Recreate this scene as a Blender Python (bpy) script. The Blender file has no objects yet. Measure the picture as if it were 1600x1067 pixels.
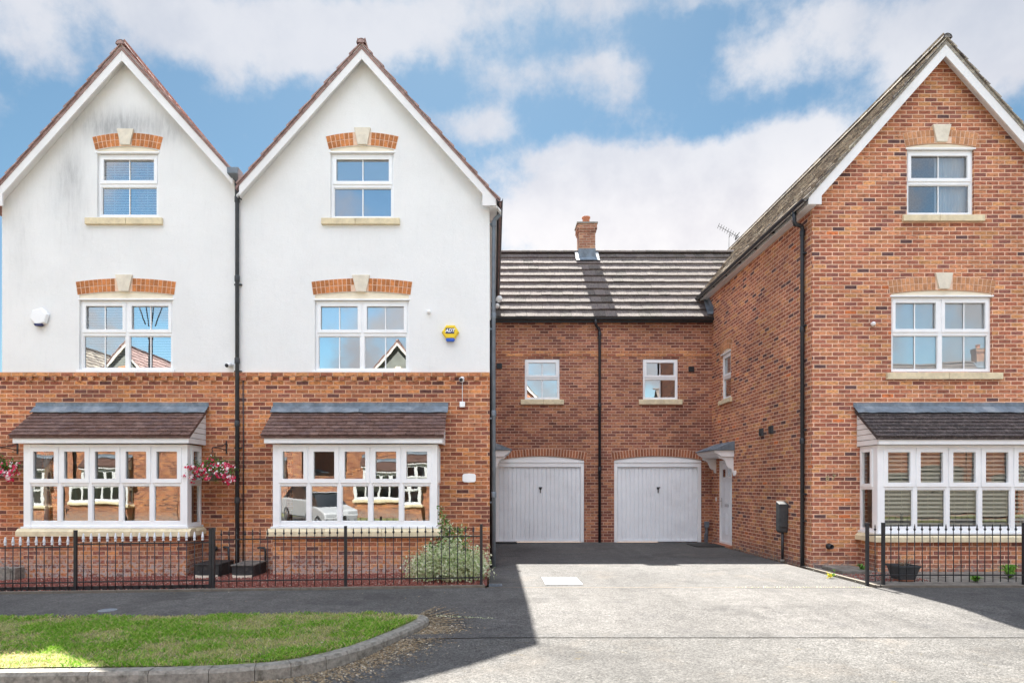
import bpy, math, random
import numpy as np
from mathutils import Vector, Matrix
from mathutils.geometry import tessellate_polygon
random.seed(7)
RNG = np.random.default_rng(7)
PI = math.pi
SC = bpy.context.scene
COL = SC.collection

# ------------------------------------------------------------------ camera, sun, sky
CAMZ, F, VX, VY = 1.54, 1020.0, 771.0, 757.0
cam_d = bpy.data.cameras.new('camera'); cam = bpy.data.objects.new('camera', cam_d); COL.objects.link(cam)
cam.location = (0, 0, CAMZ); cam.rotation_euler = (PI / 2, 0, 0)
cam_d.sensor_fit = 'HORIZONTAL'; cam_d.sensor_width = 36.0; cam_d.lens = F / 1600 * 36
cam_d.shift_x = (800 - VX) / 1600; cam_d.shift_y = (VY - 533.5) / 1600
cam_d.clip_end = 2000
SC.camera = cam
SUN_EL = math.atan(1.30); SUN_DX = -0.055            # the sun stands behind the houses, a touch to the left
sun_vec = Vector((SUN_DX, 1.0, 1.30)).normalized()
sd = bpy.data.lights.new('sun', 'SUN'); sun = bpy.data.objects.new('sun', sd); COL.objects.link(sun)
sd.energy = 5.0; sd.angle = math.radians(0.55); sd.color = (1.0, 0.95, 0.87)
sun.rotation_euler = sun_vec.to_track_quat('Z', 'Y').to_euler(); sun.location = (0, 30, 40)
SC.view_settings.view_transform = 'Standard'; SC.view_settings.look = 'None'
SC.view_settings.exposure = 2.22; SC.view_settings.gamma = 1.0; SC.view_settings.use_curve_mapping = False
SC.render.engine = 'CYCLES'
SC.cycles.use_denoising = True
SC.cycles.max_bounces = 8; SC.cycles.diffuse_bounces = 4; SC.cycles.transparent_max_bounces = 12
SC.cycles.sample_clamp_indirect = 6.0
SC.cycles.caustics_reflective = False; SC.cycles.caustics_refractive = False

class NT:
    """small helper round a node tree"""
    def __init__(s, nt): s.nt = nt
    def n(s, t, **kw):
        x = s.nt.nodes.new(t)
        for k, v in kw.items():
            if k.startswith('i_'): x.inputs[int(k[2:]) if k[2:].isdigit() else k[2:]].default_value = v
            else: setattr(x, k, v)
        return x
    def L(s, a, b): s.nt.links.new(a, b)
    def m(s, op, a, b=None, c=None, clamp=False):
        x = s.nt.nodes.new('ShaderNodeMath'); x.operation = op; x.use_clamp = clamp
        for i, v in enumerate((a, b, c)):
            if v is None: continue
            if isinstance(v, (int, float)): x.inputs[i].default_value = v
            else: s.L(v, x.inputs[i])
        return x.outputs[0]
    def ss(s, v, a, b, lo=0.0, hi=1.0):
        x = s.nt.nodes.new('ShaderNodeMapRange'); x.interpolation_type = 'SMOOTHSTEP'
        s.L(v, x.inputs[0])
        for i, q in enumerate((a, b, lo, hi)): x.inputs[i + 1].default_value = q
        return x.outputs[0]
    def mix(s, f, a, b, mode='MIX'):
        x = s.nt.nodes.new('ShaderNodeMix'); x.data_type = 'RGBA'; x.blend_type = mode
        for k, v in ((0, f), (6, a), (7, b)):
            if isinstance(v, (int, float)): x.inputs[k].default_value = v
            elif isinstance(v, (tuple, list)): x.inputs[k].default_value = (*v[:3], 1)
            else: s.L(v, x.inputs[k])
        return x.outputs[2]
    def noise(s, vec, scale, detail=3, rough=0.55, dim='3D', out=0, dist=0.0):
        x = s.nt.nodes.new('ShaderNodeTexNoise'); x.noise_dimensions = dim
        x.inputs['Scale'].default_value = scale; x.inputs['Detail'].default_value = detail
        x.inputs['Roughness'].default_value = rough; x.inputs['Distortion'].default_value = dist
        if vec is not None: s.L(vec, x.inputs['Vector'])
        return x.outputs[out]
    def ramp(s, fac, stops, interp='LINEAR'):
        x = s.nt.nodes.new('ShaderNodeValToRGB'); r = x.color_ramp; r.interpolation = interp
        while len(r.elements) < len(stops): r.elements.new(0.5)
        for e, (p, c) in zip(r.elements, stops):
            e.position = p; e.color = (*c[:3], 1)
        s.L(fac, x.inputs[0]); return x.outputs[0]

# sky: Nishita blue with clouds laid out by direction (azimuth, elevation)
W = bpy.data.worlds.new('World'); SC.world = W; W.use_nodes = True
w = NT(W.node_tree); W.node_tree.nodes.clear()
out = w.n('ShaderNodeOutputWorld'); bg = w.n('ShaderNodeBackground'); w.L(bg.outputs[0], out.inputs[0])
sky = w.n('ShaderNodeTexSky', sky_type='NISHITA', sun_disc=False, sun_elevation=SUN_EL,
          sun_rotation=math.atan2(SUN_DX, 1.0), altitude=100.0, air_density=1.0, dust_density=0.3, ozone_density=2.5)
tc = w.n('ShaderNodeTexCoord'); sep = w.n('ShaderNodeSeparateXYZ'); w.L(tc.outputs['Generated'], sep.inputs[0])
az = w.m('ARCTAN2', sep.outputs[0], sep.outputs[1]); el = w.m('ARCSINE', sep.outputs[2])
wn = w.noise(tc.outputs['Generated'], 5.0, 5, 0.6)
az2 = w.m('ADD', az, w.m('MULTIPLY', w.m('SUBTRACT', wn, 0.5), 0.10))
wn2 = w.noise(tc.outputs['Generated'], 7.0, 5, 0.6)
el2 = w.m('ADD', el, w.m('MULTIPLY', w.m('SUBTRACT', wn2, 0.5), 0.08))
BLOBS = [  # photo px, py, half width, half height, strength
    (300, 20, 420, 70, .72), (760, 15, 260, 55, .75), (60, 40, 130, 60, .6), (430, 85, 130, 50, .5), (120, 120, 60, 40, .35),
    (560, 60, 150, 50, .5), (905, 120, 120, 34, .72), (960, 155, 50, 30, .5), (1240, 60, 130, 50, .35),
    (1430, 50, 190, 80, .85), (1600, 60, 160, 80, .9), (1180, 110, 60, 35, .4), (1290, 210, 60, 30, .5),
    (760, 195, 90, 28, .6), (880, 240, 50, 22, .5), (900, 330, 190, 85, 1.1), (1080, 290, 160, 75, 1.1), (1220, 300, 110, 70, 1.0),
    (1140, 380, 260, 60, 1.), (1080, 120, 50, 60, -.5), (1090, 5, 90, 18, .4), (700, 130, 40, 60, -.3), (1150, 180, 120, 30, -.4)]
acc = None
for (bx_, by_, sx_, sy_, st_) in BLOBS:
    a0 = math.atan2(bx_ - VX, F); e0 = math.atan((VY - by_) / F * math.cos(a0)); ca = math.cos(a0)
    da = w.m('DIVIDE', w.m('SUBTRACT', az2, a0), sx_ / F * ca * ca); de = w.m('DIVIDE', w.m('SUBTRACT', el2, e0), sy_ / F * math.cos(e0) ** 2)
    g = w.m('MULTIPLY', w.m('EXPONENT', w.m('MULTIPLY', w.m('ADD', w.m('MULTIPLY', da, da), w.m('MULTIPLY', de, de)), -1.0)), st_)
    acc = g if acc is None else w.m('ADD', acc, g)
fine = w.noise(tc.outputs['Generated'], 9.0, 10, 0.64)
big = w.noise(tc.outputs['Generated'], 2.2, 6, 0.6)
front = w.ss(sep.outputs[1], 0.25, 0.45)
else_d = w.m('MULTIPLY', w.m('SUBTRACT', big, 0.36), 3.6)
dens = w.m('ADD', w.m('MULTIPLY', acc, front), w.m('MULTIPLY', else_d, w.m('SUBTRACT', 1.0, front)))
dens = w.m('ADD', dens, w.m('MULTIPLY', w.m('SUBTRACT', fine, 0.5), 2.0))
cov = w.m('MULTIPLY', w.ss(dens, 0.14, 0.86, 0.0, 0.97), w.ss(el, 0.34, 0.52, 1.0, 0.84))
shade = w.noise(tc.outputs['Generated'], 4.0, 6, 0.6)
low = w.ss(el, 0.34, 0.56)
cc = w.mix(w.ss(shade, 0.36, 0.62), (0.90, 0.88, 0.93), (1.12, 1.09, 1.10))
cc = w.mix(low, cc, w.mix(w.ss(shade, 0.36, 0.66), (0.76, 0.78, 0.86), (0.98, 0.97, 1.0)))
CLOUD_GAIN, SKY_GAIN = 2.45, 0.08
cloud_fill = w.m('MULTIPLY', w.ss(sep.outputs[1], 0.10, -0.35), w.ss(el, 0.50, 0.85))   # unseen clouds high behind the viewer, brightness added to fill the shaded fronts
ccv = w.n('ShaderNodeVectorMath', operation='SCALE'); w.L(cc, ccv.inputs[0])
w.L(w.m('MULTIPLY', w.m('ADD', 1.0, w.m('MULTIPLY', cloud_fill, 7.0)), CLOUD_GAIN), ccv.inputs['Scale'])
hs = w.n('ShaderNodeHueSaturation'); hs.inputs['Saturation'].default_value = 1.0; w.L(w.mix(1.0, sky.outputs[0], (.285, .34, .31), 'MULTIPLY'), hs.inputs['Color'])
bsk = w.n('ShaderNodeVectorMath', operation='SCALE'); w.L(hs.outputs[0], bsk.inputs[0]); w.L(w.ss(sep.outputs[1], 0.1, -0.4, 1.0, 2.6), bsk.inputs['Scale'])  # blue sky raised behind the viewer, added to brighten panes and shaded fronts
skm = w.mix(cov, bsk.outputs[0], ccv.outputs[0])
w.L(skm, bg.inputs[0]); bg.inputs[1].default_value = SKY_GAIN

# ------------------------------------------------------------------ materials
def mat(name):
    m = bpy.data.materials.new(name); m.use_nodes = True; m.node_tree.nodes.clear()
    t = NT(m.node_tree); o = t.n('ShaderNodeOutputMaterial'); b = t.n('ShaderNodeBsdfPrincipled')
    t.L(b.outputs[0], o.inputs[0]); return m, t, b
def bump(t, b, h, dist, strength=1.0, prev=None):
    x = t.n('ShaderNodeBump'); x.inputs['Strength'].default_value = strength; x.inputs['Distance'].default_value = dist
    t.L(h, x.inputs['Height'])
    if prev is not None: t.L(prev, x.inputs['Normal'])
    if b is not None: t.L(x.outputs[0], b.inputs['Normal'])
    return x.outputs[0]
def plain(name, col, rough=0.5, var=0.12, scale=6.0, metal=0.0, bm=0.0, bs=60.0, spec=0.5, island=0.0, dirt=None, dirt_amt=0.35):
    m, t, b = mat(name); g = t.n('ShaderNodeNewGeometry'); P = g.outputs['Position']
    n1 = t.noise(P, scale, 5, 0.6); v = t.ss(n1, 0.25, 0.75, 1 - var, 1 + var)
    if island: v = t.m('MULTIPLY', v, t.m('MULTIPLY_ADD', g.outputs['Random Per Island'], 2 * island, 1 - island))
    c = t.n('ShaderNodeVectorMath', operation='SCALE'); c.inputs[0].default_value = col; t.L(v, c.inputs['Scale'])
    cc_ = c.outputs[0]
    if dirt: cc_ = t.mix(t.m('MULTIPLY', t.ss(t.noise(P, scale * .45, 6, 0.7), 0.48, 0.72), dirt_amt), cc_, dirt)
    t.L(cc_, b.inputs['Base Color']); b.inputs['Roughness'].default_value = rough; b.inputs['Metallic'].default_value = metal
    b.inputs['Specular IOR Level'].default_value = spec
    if bm: bump(t, b, t.noise(P, bs, 4, 0.6), bm)
    return m

def brick(name, stops, mortar, tint_noise=0.42, joint=0.0068, dirt_low=None, spots=0.75):
    m, t, b = mat(name); uv = t.n('ShaderNodeUVMap'); uv.uv_map = 'UVMap'
    s = t.n('ShaderNodeSeparateXYZ'); t.L(uv.outputs[0], s.inputs[0])
    wob = t.noise(uv.outputs[0], 9.0, 2, 0.5)
    vv = t.m('DIVIDE', t.m('ADD', s.outputs[1], t.m('MULTIPLY', t.m('SUBTRACT', wob, .5), .004)), 0.0765)
    row = t.m('FLOOR', vv)
    uu = t.m('ADD', t.m('DIVIDE', s.outputs[0], 0.2265), t.m('MULTIPLY', t.m('MODULO', t.m('ABSOLUTE', row), 2.0), 0.5))
    colx = t.m('FLOOR', uu)
    fu = t.m('FRACT', uu); fv = t.m('FRACT', vv)
    du = t.m('MULTIPLY', t.m('MINIMUM', fu, t.m('SUBTRACT', 1.0, fu)), .2265)
    dv = t.m('MULTIPLY', t.m('MINIMUM', fv, t.m('SUBTRACT', 1.0, fv)), .0765)
    rag = t.noise(uv.outputs[0], 45.0, 3, 0.6)
    d = t.m('ADD', t.m('MINIMUM', du, dv), t.m('MULTIPLY', t.m('SUBTRACT', rag, .5), .005))
    msk = t.ss(d, joint - .0012, joint + .0016)         # 1 on the brick
    cv = t.n('ShaderNodeCombineXYZ'); t.L(colx, cv.inputs[0]); t.L(row, cv.inputs[1])
    wn_ = t.n('ShaderNodeTexWhiteNoise', noise_dimensions='3D'); t.L(cv.outputs[0], wn_.inputs['Vector'])
    bc = t.ramp(wn_.outputs['Value'], stops, 'CONSTANT')
    sc_ = t.n('ShaderNodeSeparateColor'); t.L(wn_.outputs['Color'], sc_.inputs[0])
    br = t.m('MULTIPLY_ADD', sc_.outputs[1], 0.34, 0.82)
    mp = t.n('ShaderNodeMapping'); mp.inputs['Scale'].default_value = (1.0, 3.0, 1.0); t.L(uv.outputs[0], mp.inputs[0])
    blot = t.noise(mp.outputs[0], 13.0, 4, 0.7)
    br = t.m('MULTIPLY', br, t.ss(blot, 0.3, 0.75, 1 + tint_noise, 1 - tint_noise))
    v1 = t.n('ShaderNodeVectorMath', operation='SCALE'); t.L(bc, v1.inputs[0]); t.L(br, v1.inputs['Scale'])
    burnt = t.m('MULTIPLY', t.ss(blot, 0.58, 0.66), t.m('GREATER_THAN', sc_.outputs[2], 1 - spots))
    c1 = t.mix(t.m('MULTIPLY', burnt, .7), v1.outputs[0], (0.06, 0.035, 0.035))
    mn = t.noise(uv.outputs[0], 3.0, 4, 0.6)
    v2 = t.n('ShaderNodeVectorMath', operation='SCALE'); v2.inputs[0].default_value = mortar
    t.L(t.ss(mn, .3, .7, .82, 1.12), v2.inputs['Scale'])
    c = t.mix(msk, v2.outputs[0], c1)
    bt = t.noise(uv.outputs[0], .55, 4, .6); v3 = t.n('ShaderNodeVectorMath', operation='SCALE'); t.L(c, v3.inputs[0]); t.L(t.ss(bt, .3, .7, .84, 1.14), v3.inputs['Scale']); c = v3.outputs[0]
    if dirt_low:                                       # salts and splash stains near the ground
        z0, z1, dc = dirt_low
        dn = t.m('ADD', s.outputs[1], t.m('MULTIPLY', t.m('SUBTRACT', t.noise(uv.outputs[0], 5.0, 5, .7), .5), .5))
        c = t.mix(t.m('MULTIPLY', t.ss(dn, z1, z0), t.ss(t.noise(uv.outputs[0], 16.0, 4, .7), .42, .6)), c, dc)
    hq = t.n('ShaderNodeHueSaturation'); hq.inputs['Saturation'].default_value = 1.0; hq.inputs['Hue'].default_value = .4985; t.L(c, hq.inputs['Color']); c = hq.outputs[0]
    t.L(c, b.inputs['Base Color']); b.inputs['Roughness'].default_value = 0.88; b.inputs['Specular IOR Level'].default_value = .25
    h = t.m('ADD', t.m('MULTIPLY', msk, 1.0), t.m('MULTIPLY', t.noise(uv.outputs[0], 90.0, 4, .6), .35))
    bump(t, b, h, 0.004)
    return m

def asphalt(name, c0, c1, stain=(.16, .14, .12), moss=0.0):
    m, t, b = mat(name); g = t.n('ShaderNodeNewGeometry'); P = g.outputs['Position']
    vo = t.n('ShaderNodeTexVoronoi'); vo.inputs['Scale'].default_value = 62.0; t.L(P, vo.inputs['Vector'])
    n1 = t.noise(P, 140.0, 3, .7); n2 = t.noise(P, 1.3, 6, .65); n3 = t.noise(P, .35, 3, .5)
    sc_ = t.n('ShaderNodeSeparateColor'); t.L(vo.outputs['Color'], sc_.inputs[0])
    f = t.m('ADD', t.m('MULTIPLY', sc_.outputs[0], .55), t.m('MULTIPLY', n1, .45))
    c = t.mix(f, c0, c1)
    c = t.mix(t.m('MULTIPLY', t.ss(n2, .50, .72), .45), c, stain)
    v = t.n('ShaderNodeVectorMath', operation='SCALE'); t.L(c, v.inputs[0])
    t.L(t.m('MULTIPLY', t.ss(n3, .3, .7, .84, 1.14), t.m('MULTIPLY', t.ss(t.noise(P, 6.0, 5, .7), .25, .75, .84, 1.16), t.ss(t.noise(P, 40.0, 4, .85), .3, .7, .68, 1.32))), v.inputs['Scale'])
    cfin = v.outputs[0]
    mt = t.n('ShaderNodeMapping'); mt.inputs['Scale'].default_value = (2.2, .16, 1); t.L(P, mt.inputs[0])
    cfin = t.mix(t.m('MULTIPLY', t.ss(t.noise(mt.outputs[0], 1.0, 4, .6), .50, .66), .22), cfin, (.05, .048, .046))
    cfin = t.mix(t.m('MULTIPLY', t.ss(t.noise(P, 2.1, 3, .5), .70, .76), .55), cfin, (.03, .03, .03))
    cfin = t.mix(t.m('MULTIPLY', t.ss(t.noise(P, .9, 5, .6), .54, .64), .32), cfin, (.035, .034, .034))
    if moss: cfin = t.mix(t.m('MULTIPLY', t.ss(t.noise(P, 3.2, 6, .75), .60, .70), moss), cfin, (.11, .085, .04))
    t.L(cfin, b.inputs['Base Color']); b.inputs['Roughness'].default_value = .92; b.inputs['Specular IOR Level'].default_value = .25
    h = t.m('ADD', t.m('MULTIPLY', vo.outputs['Distance'], -1.2), t.m('MULTIPLY', n1, .5))
    p = bump(t, None, t.noise(P, 42.0, 4, .75), 0.012)
    bump(t, b, h, 0.006, 1.0, p)
    return m

M = {}
M['brick_left'] = brick('brick_orange', [(0, (.42, .16, .070)), (.16, (.33, .125, .066)), (.34, (.25, .085, .052)), (.46, (.52, .22, .085)), (.60, (.22, .085, .058)), (.72, (.40, .165, .085)), (.93, (.14, .062, .05))],
                        (.69, .43, .28), dirt_low=(-.05, .50, (.42, .37, .35)))
M['brick_right'] = brick('brick_buff_red', [(0, (.44, .175, .095)), (.18, (.36, .13, .075)), (.36, (.50, .22, .11)), (.50, (.31, .12, .078)), (.66, (.56, .27, .115)), (.76, (.26, .105, .078)), (.82, (.46, .19, .10)), (.955, (.13, .07, .065)), (.99, (.56, .17, .06))],
                         (.82, .56, .40), dirt_low=(-.05, .30, (.24, .22, .21)))
M['brick_link'] = brick('brick_red_brown', [(0, (.36, .155, .09)), (.2, (.29, .115, .072)), (.4, (.22, .085, .06)), (.58, (.42, .19, .10)), (.80, (.18, .075, .055)), (.88, (.34, .145, .09))],
                        (.56, .37, .27), spots=.6)
M['brick_band'] = brick('brick_light_band', [(0, (.50, .22, .10)), (.3, (.42, .17, .08)), (.6, (.56, .26, .11)), (.8, (.32, .12, .07))], (.60, .38, .25))
M['arch_brick'] = plain('arch_brick', (.50, .185, .058), .85, .25, 25, bm=.002, island=.22, dirt=(.2, .07, .04))
M['arch_link'] = plain('arch_brick_dark', (.34, .125, .062), .85, .25, 25, bm=.002, island=.25, dirt=(.16, .06, .04))
M['mortar'] = plain('mortar', (.80, .58, .44), .9, .1, 20, bm=.002)
M['white'] = plain('white_plastic', (.89, .905, .915), .32, .03, 3.0, dirt=(.62, .62, .60), dirt_amt=.18)
M['white_wood'] = plain('white_painted_board', (.80, .80, .80), .5, .05, 2.0, dirt=(.52, .52, .50), dirt_amt=.30)
M['cream'] = plain('cream_head_panel', (.82, .74, .58), .6, .06, 5.0)
M['stone'] = plain('cast_stone', (.72, .62, .42), .85, .12, 9.0, bm=.002, dirt=(.42, .36, .24), dirt_amt=.5)
M['stone_pale'] = plain('pale_cast_stone', (.74, .68, .56), .85, .10, 9.0, bm=.002, dirt=(.5, .44, .34))
M['lead'] = plain('lead_sheet', (.145, .185, .225), .6, .3, 6.0, bm=.012, bs=9, dirt=(.34, .37, .40), dirt_amt=.7)
M['black'] = plain('black_plastic', (.022, .026, .032), .38, .2, 8.0)
M['grey_pipe'] = plain('weathered_grey_plastic', (.16, .19, .225), .42, .2, 6.0)
M['iron'] = plain('black_painted_iron', (.016, .018, .022), .42, .3, 14.0)
M['finial_white'] = plain('silvered_finial', (.72, .74, .78), .35, .1, 12.0)
M['concrete'] = plain('concrete_kerb', (.25, .235, .205), .9, .32, 22.0, bm=.006, bs=45, dirt=(.075, .07, .055), dirt_amt=.85)
M['edging'] = plain('concrete_edging', (.15, .13, .105), .9, .2, 10.0, bm=.003, dirt=(.12, .11, .09), dirt_amt=.6)
M['terracotta'] = plain('terracotta', (.40, .16, .09), .8, .15, 8.0, island=.1)
M['door_white'] = plain('white_steel', (.86, .89, .92), .45, .04, 2.0, dirt=(.55, .56, .58), dirt_amt=.3)
M['chrome'] = plain('brushed_metal', (.55, .56, .58), .3, .1, 20, metal=.9)
M['soil'] = plain('soil', (.09, .06, .045), .95, .3, 12.0, bm=.02, bs=20)
M['yellow'] = plain('yellow_plastic', (.86, .60, .015), .35, .03, 5)
M['blue'] = plain('blue_plastic', (.02, .10, .52), .3, .05, 5)
M['navy'] = plain('navy_plastic', (.015, .02, .10), .35, .05, 5)
M['brass'] = plain('brass', (.40, .33, .19), .5, .3, 20, metal=.4)
M['dark_grey'] = plain('dark_grey_paint', (.045, .05, .055), .7, .15, 10, dirt=(.12, .12, .12))
M['step_black'] = plain('black_mesh_plastic', (.02, .021, .023), .6, .3, 20, bm=.003, bs=90, dirt=(.12, .115, .10), dirt_amt=.6)
M['inner'] = plain('inside_plaster', (.50, .48, .45), .9, .05, 2)
M['slab'] = plain('paving_slab', (.21, .19, .165), .9, .3, 8, bm=.004, dirt=(.07, .065, .05), dirt_amt=.8)
M['rubber'] = plain('rubber', (.02, .02, .02), .8, .2, 9)
M['cover_white'] = plain('pale_concrete_cover', (.62, .64, .66), .8, .06, 12, bm=.002)
M['asph'] = asphalt('asphalt', (.050, .049, .049), (.165, .161, .155))
M['asph_path'] = asphalt('asphalt_path', (.055, .053, .052), (.18, .174, .166), stain=(.05, .05, .055))
M['asph_road'] = asphalt('asphalt_road', (.050, .049, .048), (.170, .165, .157), moss=.55)

def render_mat():
    m, t, b = mat('white_render'); g = t.n('ShaderNodeNewGeometry'); P = g.outputs['Position']
    s = t.n('ShaderNodeSeparateXYZ'); t.L(P, s.inputs[0])
    base = t.mix(t.ss(t.noise(P, 1.2, 5, .6), .3, .7), (.81, .82, .815), (.85, .86, .855))
    mp = t.n('ShaderNodeMapping'); mp.inputs['Scale'].default_value = (3.5, 1, .55); t.L(P, mp.inputs[0])
    streak = t.noise(mp.outputs[0], 4.0, 6, .7)
    c = t.mix(t.m('MULTIPLY', t.ss(streak, .5, .75), .09), base, (.45, .46, .47))
    # soot and algae smudges round the attic window of the left house
    acc_ = None
    for (x, z, sx, sz, a) in [(-7.15, 8.1, .55, .32, .55), (-6.6, 8.15, .75, .26, .65), (-5.95, 8.0, .4, .25, .35), (-7.75, 7.25, .22, .42, .62), (-7.95, 6.9, .35, .7, .25), (-8.7, 6.0, .22, .9, .22), (-7.6, 6.4, .3, .5, .2)]:
        dx = t.m('DIVIDE', t.m('SUBTRACT', s.outputs[0], x), sx); dz = t.m('DIVIDE', t.m('SUBTRACT', s.outputs[2], z), sz)
        e = t.m('MULTIPLY', t.m('EXPONENT', t.m('MULTIPLY', t.m('ADD', t.m('MULTIPLY', dx, dx), t.m('MULTIPLY', dz, dz)), -1.0)), a)
        acc_ = e if acc_ is None else t.m('ADD', acc_, e)
    sm = t.m('MULTIPLY', acc_, t.ss(streak, .30, .70, .45, .95), clamp=True)
    c = t.mix(t.m('MULTIPLY', sm, .8), c, (.20, .21, .225))
    t.L(c, b.inputs['Base Color']); b.inputs['Roughness'].default_value = .9; b.inputs['Specular IOR Level'].default_value = .2
    bump(t, b, t.noise(P, 110, 4, .7), .006, 1.0, bump(t, None, t.noise(P, 7, 4, .6), .006))
    return m
M['render'] = render_mat()

def tile_mat(name, stops, lichen=(.42, .38, .26), lich=.5, streak=True, rough_b=.006):
    m, t, b = mat(name); g = t.n('ShaderNodeNewGeometry'); P = g.outputs['Position']
    c = t.ramp(g.outputs['Random Per Island'], stops)
    mp = t.n('ShaderNodeMapping'); mp.inputs['Scale'].default_value = (3.6, .8, .8) if streak else (1, 1, 1); t.L(P, mp.inputs[0])
    n = t.noise(mp.outputs[0], 11.0, 6, .72); n2 = t.noise(P, 32.0, 5, .75)
    v = t.n('ShaderNodeVectorMath', operation='SCALE'); t.L(c, v.inputs[0]); t.L(t.ss(n, .3, .7, .72, 1.25), v.inputs['Scale'])
    c = t.mix(t.m('MULTIPLY', t.ss(n2, .52, .66), lich), v.outputs[0], lichen)
    c = t.mix(t.m('MULTIPLY', t.ss(n, .54, .68), lich * .6), c, lichen)
    t.L(c, b.inputs['Base Color']); b.inputs['Roughness'].default_value = .9; b.inputs['Specular IOR Level'].default_value = .3
    bump(t, b, n2, .008, 1.0, bump(t, None, n, rough_b))
    return m
M['tile_link'] = tile_mat('roof_tile_lichen_grey', [(0, (.12, .10, .10)), (.5, (.155, .13, .125)), (1, (.09, .078, .074))], (.25, .235, .165), .7, rough_b=.022)
M['tile_right'] = tile_mat('roof_tile_mossy', [(0, (.20, .17, .155)), (.4, (.44, .40, .34)), (.7, (.12, .11, .11)), (1, (.34, .30, .26))], (.66, .61, .46), .85, False)
M['tile_pink'] = tile_mat('roof_tile_pinkish', [(0, (.40, .26, .235)), (.5, (.33, .22, .205)), (1, (.47, .33, .30))], (.55, .46, .42), .45, False)
M['tile_bay'] = tile_mat('plain_tile_brown', [(0, (.115, .066, .055)), (.4, (.17, .098, .08)), (.7, (.13, .08, .074)), (1, (.20, .125, .105))], (.30, .23, .20), .35, False)
M['tile_bay_dark'] = tile_mat('plain_tile_dark', [(0, (.050, .042, .043)), (.5, (.085, .067, .066)), (1, (.06, .05, .052))], (.34, .31, .27), .45, False)

def glass_mat(name, refl=.40, tint=(.93, .96, .97), wob=.010, wscale=2.3):
    m, t, b = mat(name); nt = m.node_tree
    for x in list(nt.nodes): nt.nodes.remove(x)
    o = t.n('ShaderNodeOutputMaterial'); gl = t.n('ShaderNodeBsdfGlossy'); tr = t.n('ShaderNodeBsdfTransparent'); mx = t.n('ShaderNodeMixShader')
    gl.inputs['Roughness'].default_value = 0.0; gl.inputs['Color'].default_value = (.95, .98, 1, 1)
    tr.inputs['Color'].default_value = (*tint, 1)
    g = t.n('ShaderNodeNewGeometry')
    fr = t.n('ShaderNodeFresnel'); fr.inputs['IOR'].default_value = 1.5
    t.L(t.m('ADD', t.m('MULTIPLY', fr.outputs[0], .8), refl - .04, clamp=True), mx.inputs[0])
    t.L(tr.outputs[0], mx.inputs[1]); t.L(gl.outputs[0], mx.inputs[2]); t.L(mx.outputs[0], o.inputs[0])
    x = t.n('ShaderNodeBump'); x.inputs['Distance'].default_value = wob; x.inputs['Strength'].default_value = 1.0
    t.L(t.noise(g.outputs['Position'], wscale, 2, .4), x.inputs['Height']); t.L(x.outputs[0], gl.inputs['Normal'])
    return m
M['glass'] = glass_mat('window_glass', .50, wob=.0004)
M['glass_bay'] = glass_mat('bay_window_glass', .22, wob=.0007)
M['glass_clear'] = glass_mat('clear_window_glass', .27, wob=.0004); M['glass_bay_clear'] = glass_mat('clear_bay_glass', .12, wob=.0007)
M['blind'] = plain('venetian_blind', (.82, .84, .84), .6, .04, 2)
M['blind_cream'] = plain('cream_blind', (.80, .76, .62), .6, .05, 2)
M['roller'] = plain('roller_blind', (.90, .93, .94), .8, .05, 2, bm=.001)
M['roller_cream'] = plain('cream_roller_blind', (.84, .84, .78), .8, .05, 2, bm=.001)
M['roller_blue'] = plain('blue_roller_blind', (.30, .36, .50), .8, .08, 2, bm=.001)
M['curtain'] = plain('net_curtain', (.85, .86, .86), .9, .05, 2)

def leaf_mat(name, stops, rough=.55, trans=.25):
    m, t, b = mat(name); g = t.n('ShaderNodeNewGeometry')
    c = t.ramp(g.outputs['Random Per Island'], stops)
    t.L(c, b.inputs['Base Color']); b.inputs['Roughness'].default_value = rough; b.inputs['Specular IOR Level'].default_value = .35
    nt = m.node_tree; o = [x for x in nt.nodes if x.type == 'OUTPUT_MATERIAL'][0]
    tl = t.n('ShaderNodeBsdfTranslucent'); t.L(c, tl.inputs[0]); mx = t.n('ShaderNodeMixShader'); mx.inputs[0].default_value = trans
    t.L(b.outputs[0], mx.inputs[1]); t.L(tl.outputs[0], mx.inputs[2]); t.L(mx.outputs[0], o.inputs[0])
    return m
M['leaf_var'] = leaf_mat('variegated_leaf', [(0, (.24, .36, .12)), (.15, (.50, .58, .30)), (.35, (.84, .85, .62)), (.5, (.42, .54, .22)), (.8, (.90, .90, .74)), (1, (.72, .76, .50))], .55, .38)
M['leaf_green'] = leaf_mat('green_leaf', [(0, (.04, .12, .02)), (.5, (.10, .24, .04)), (1, (.18, .34, .07))])
M['leaf_lime'] = leaf_mat('bright_green_leaf', [(0, (.09, .24, .02)), (1, (.20, .38, .05))])
M['petal_pink'] = leaf_mat('pink_petal', [(0, (.50, .01, .05)), (.4, (.66, .02, .09)), (.75, (.72, .06, .16)), (1, (.80, .22, .34))], .6, .15)
M['petal_white'] = leaf_mat('white_petal', [(0, (.85, .72, .74)), (1, (.88, .86, .86))], .6, .15)
M['petal_yellow'] = leaf_mat('yellow_petal', [(0, (.80, .62, .01)), (1, (.85, .75, .05))], .6, .15)
M['grass'] = leaf_mat('grass_blade', [(0, (.11, .28, .02)), (.35, (.19, .43, .035)), (.7, (.32, .52, .07)), (.92, (.46, .52, .15)), (1, (.52, .44, .24))], .6, .3)
M['grass_dry'] = leaf_mat('dry_grass_blade', [(0, (.36, .42, .10)), (.5, (.50, .47, .20)), (1, (.60, .50, .32))], .6, .3)
M['litter'] = leaf_mat('dry_leaf', [(0, (.24, .16, .08)), (.4, (.38, .30, .19)), (.65, (.12, .085, .055)), (.85, (.30, .26, .20)), (1, (.60, .54, .42))], .8, .1)
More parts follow.
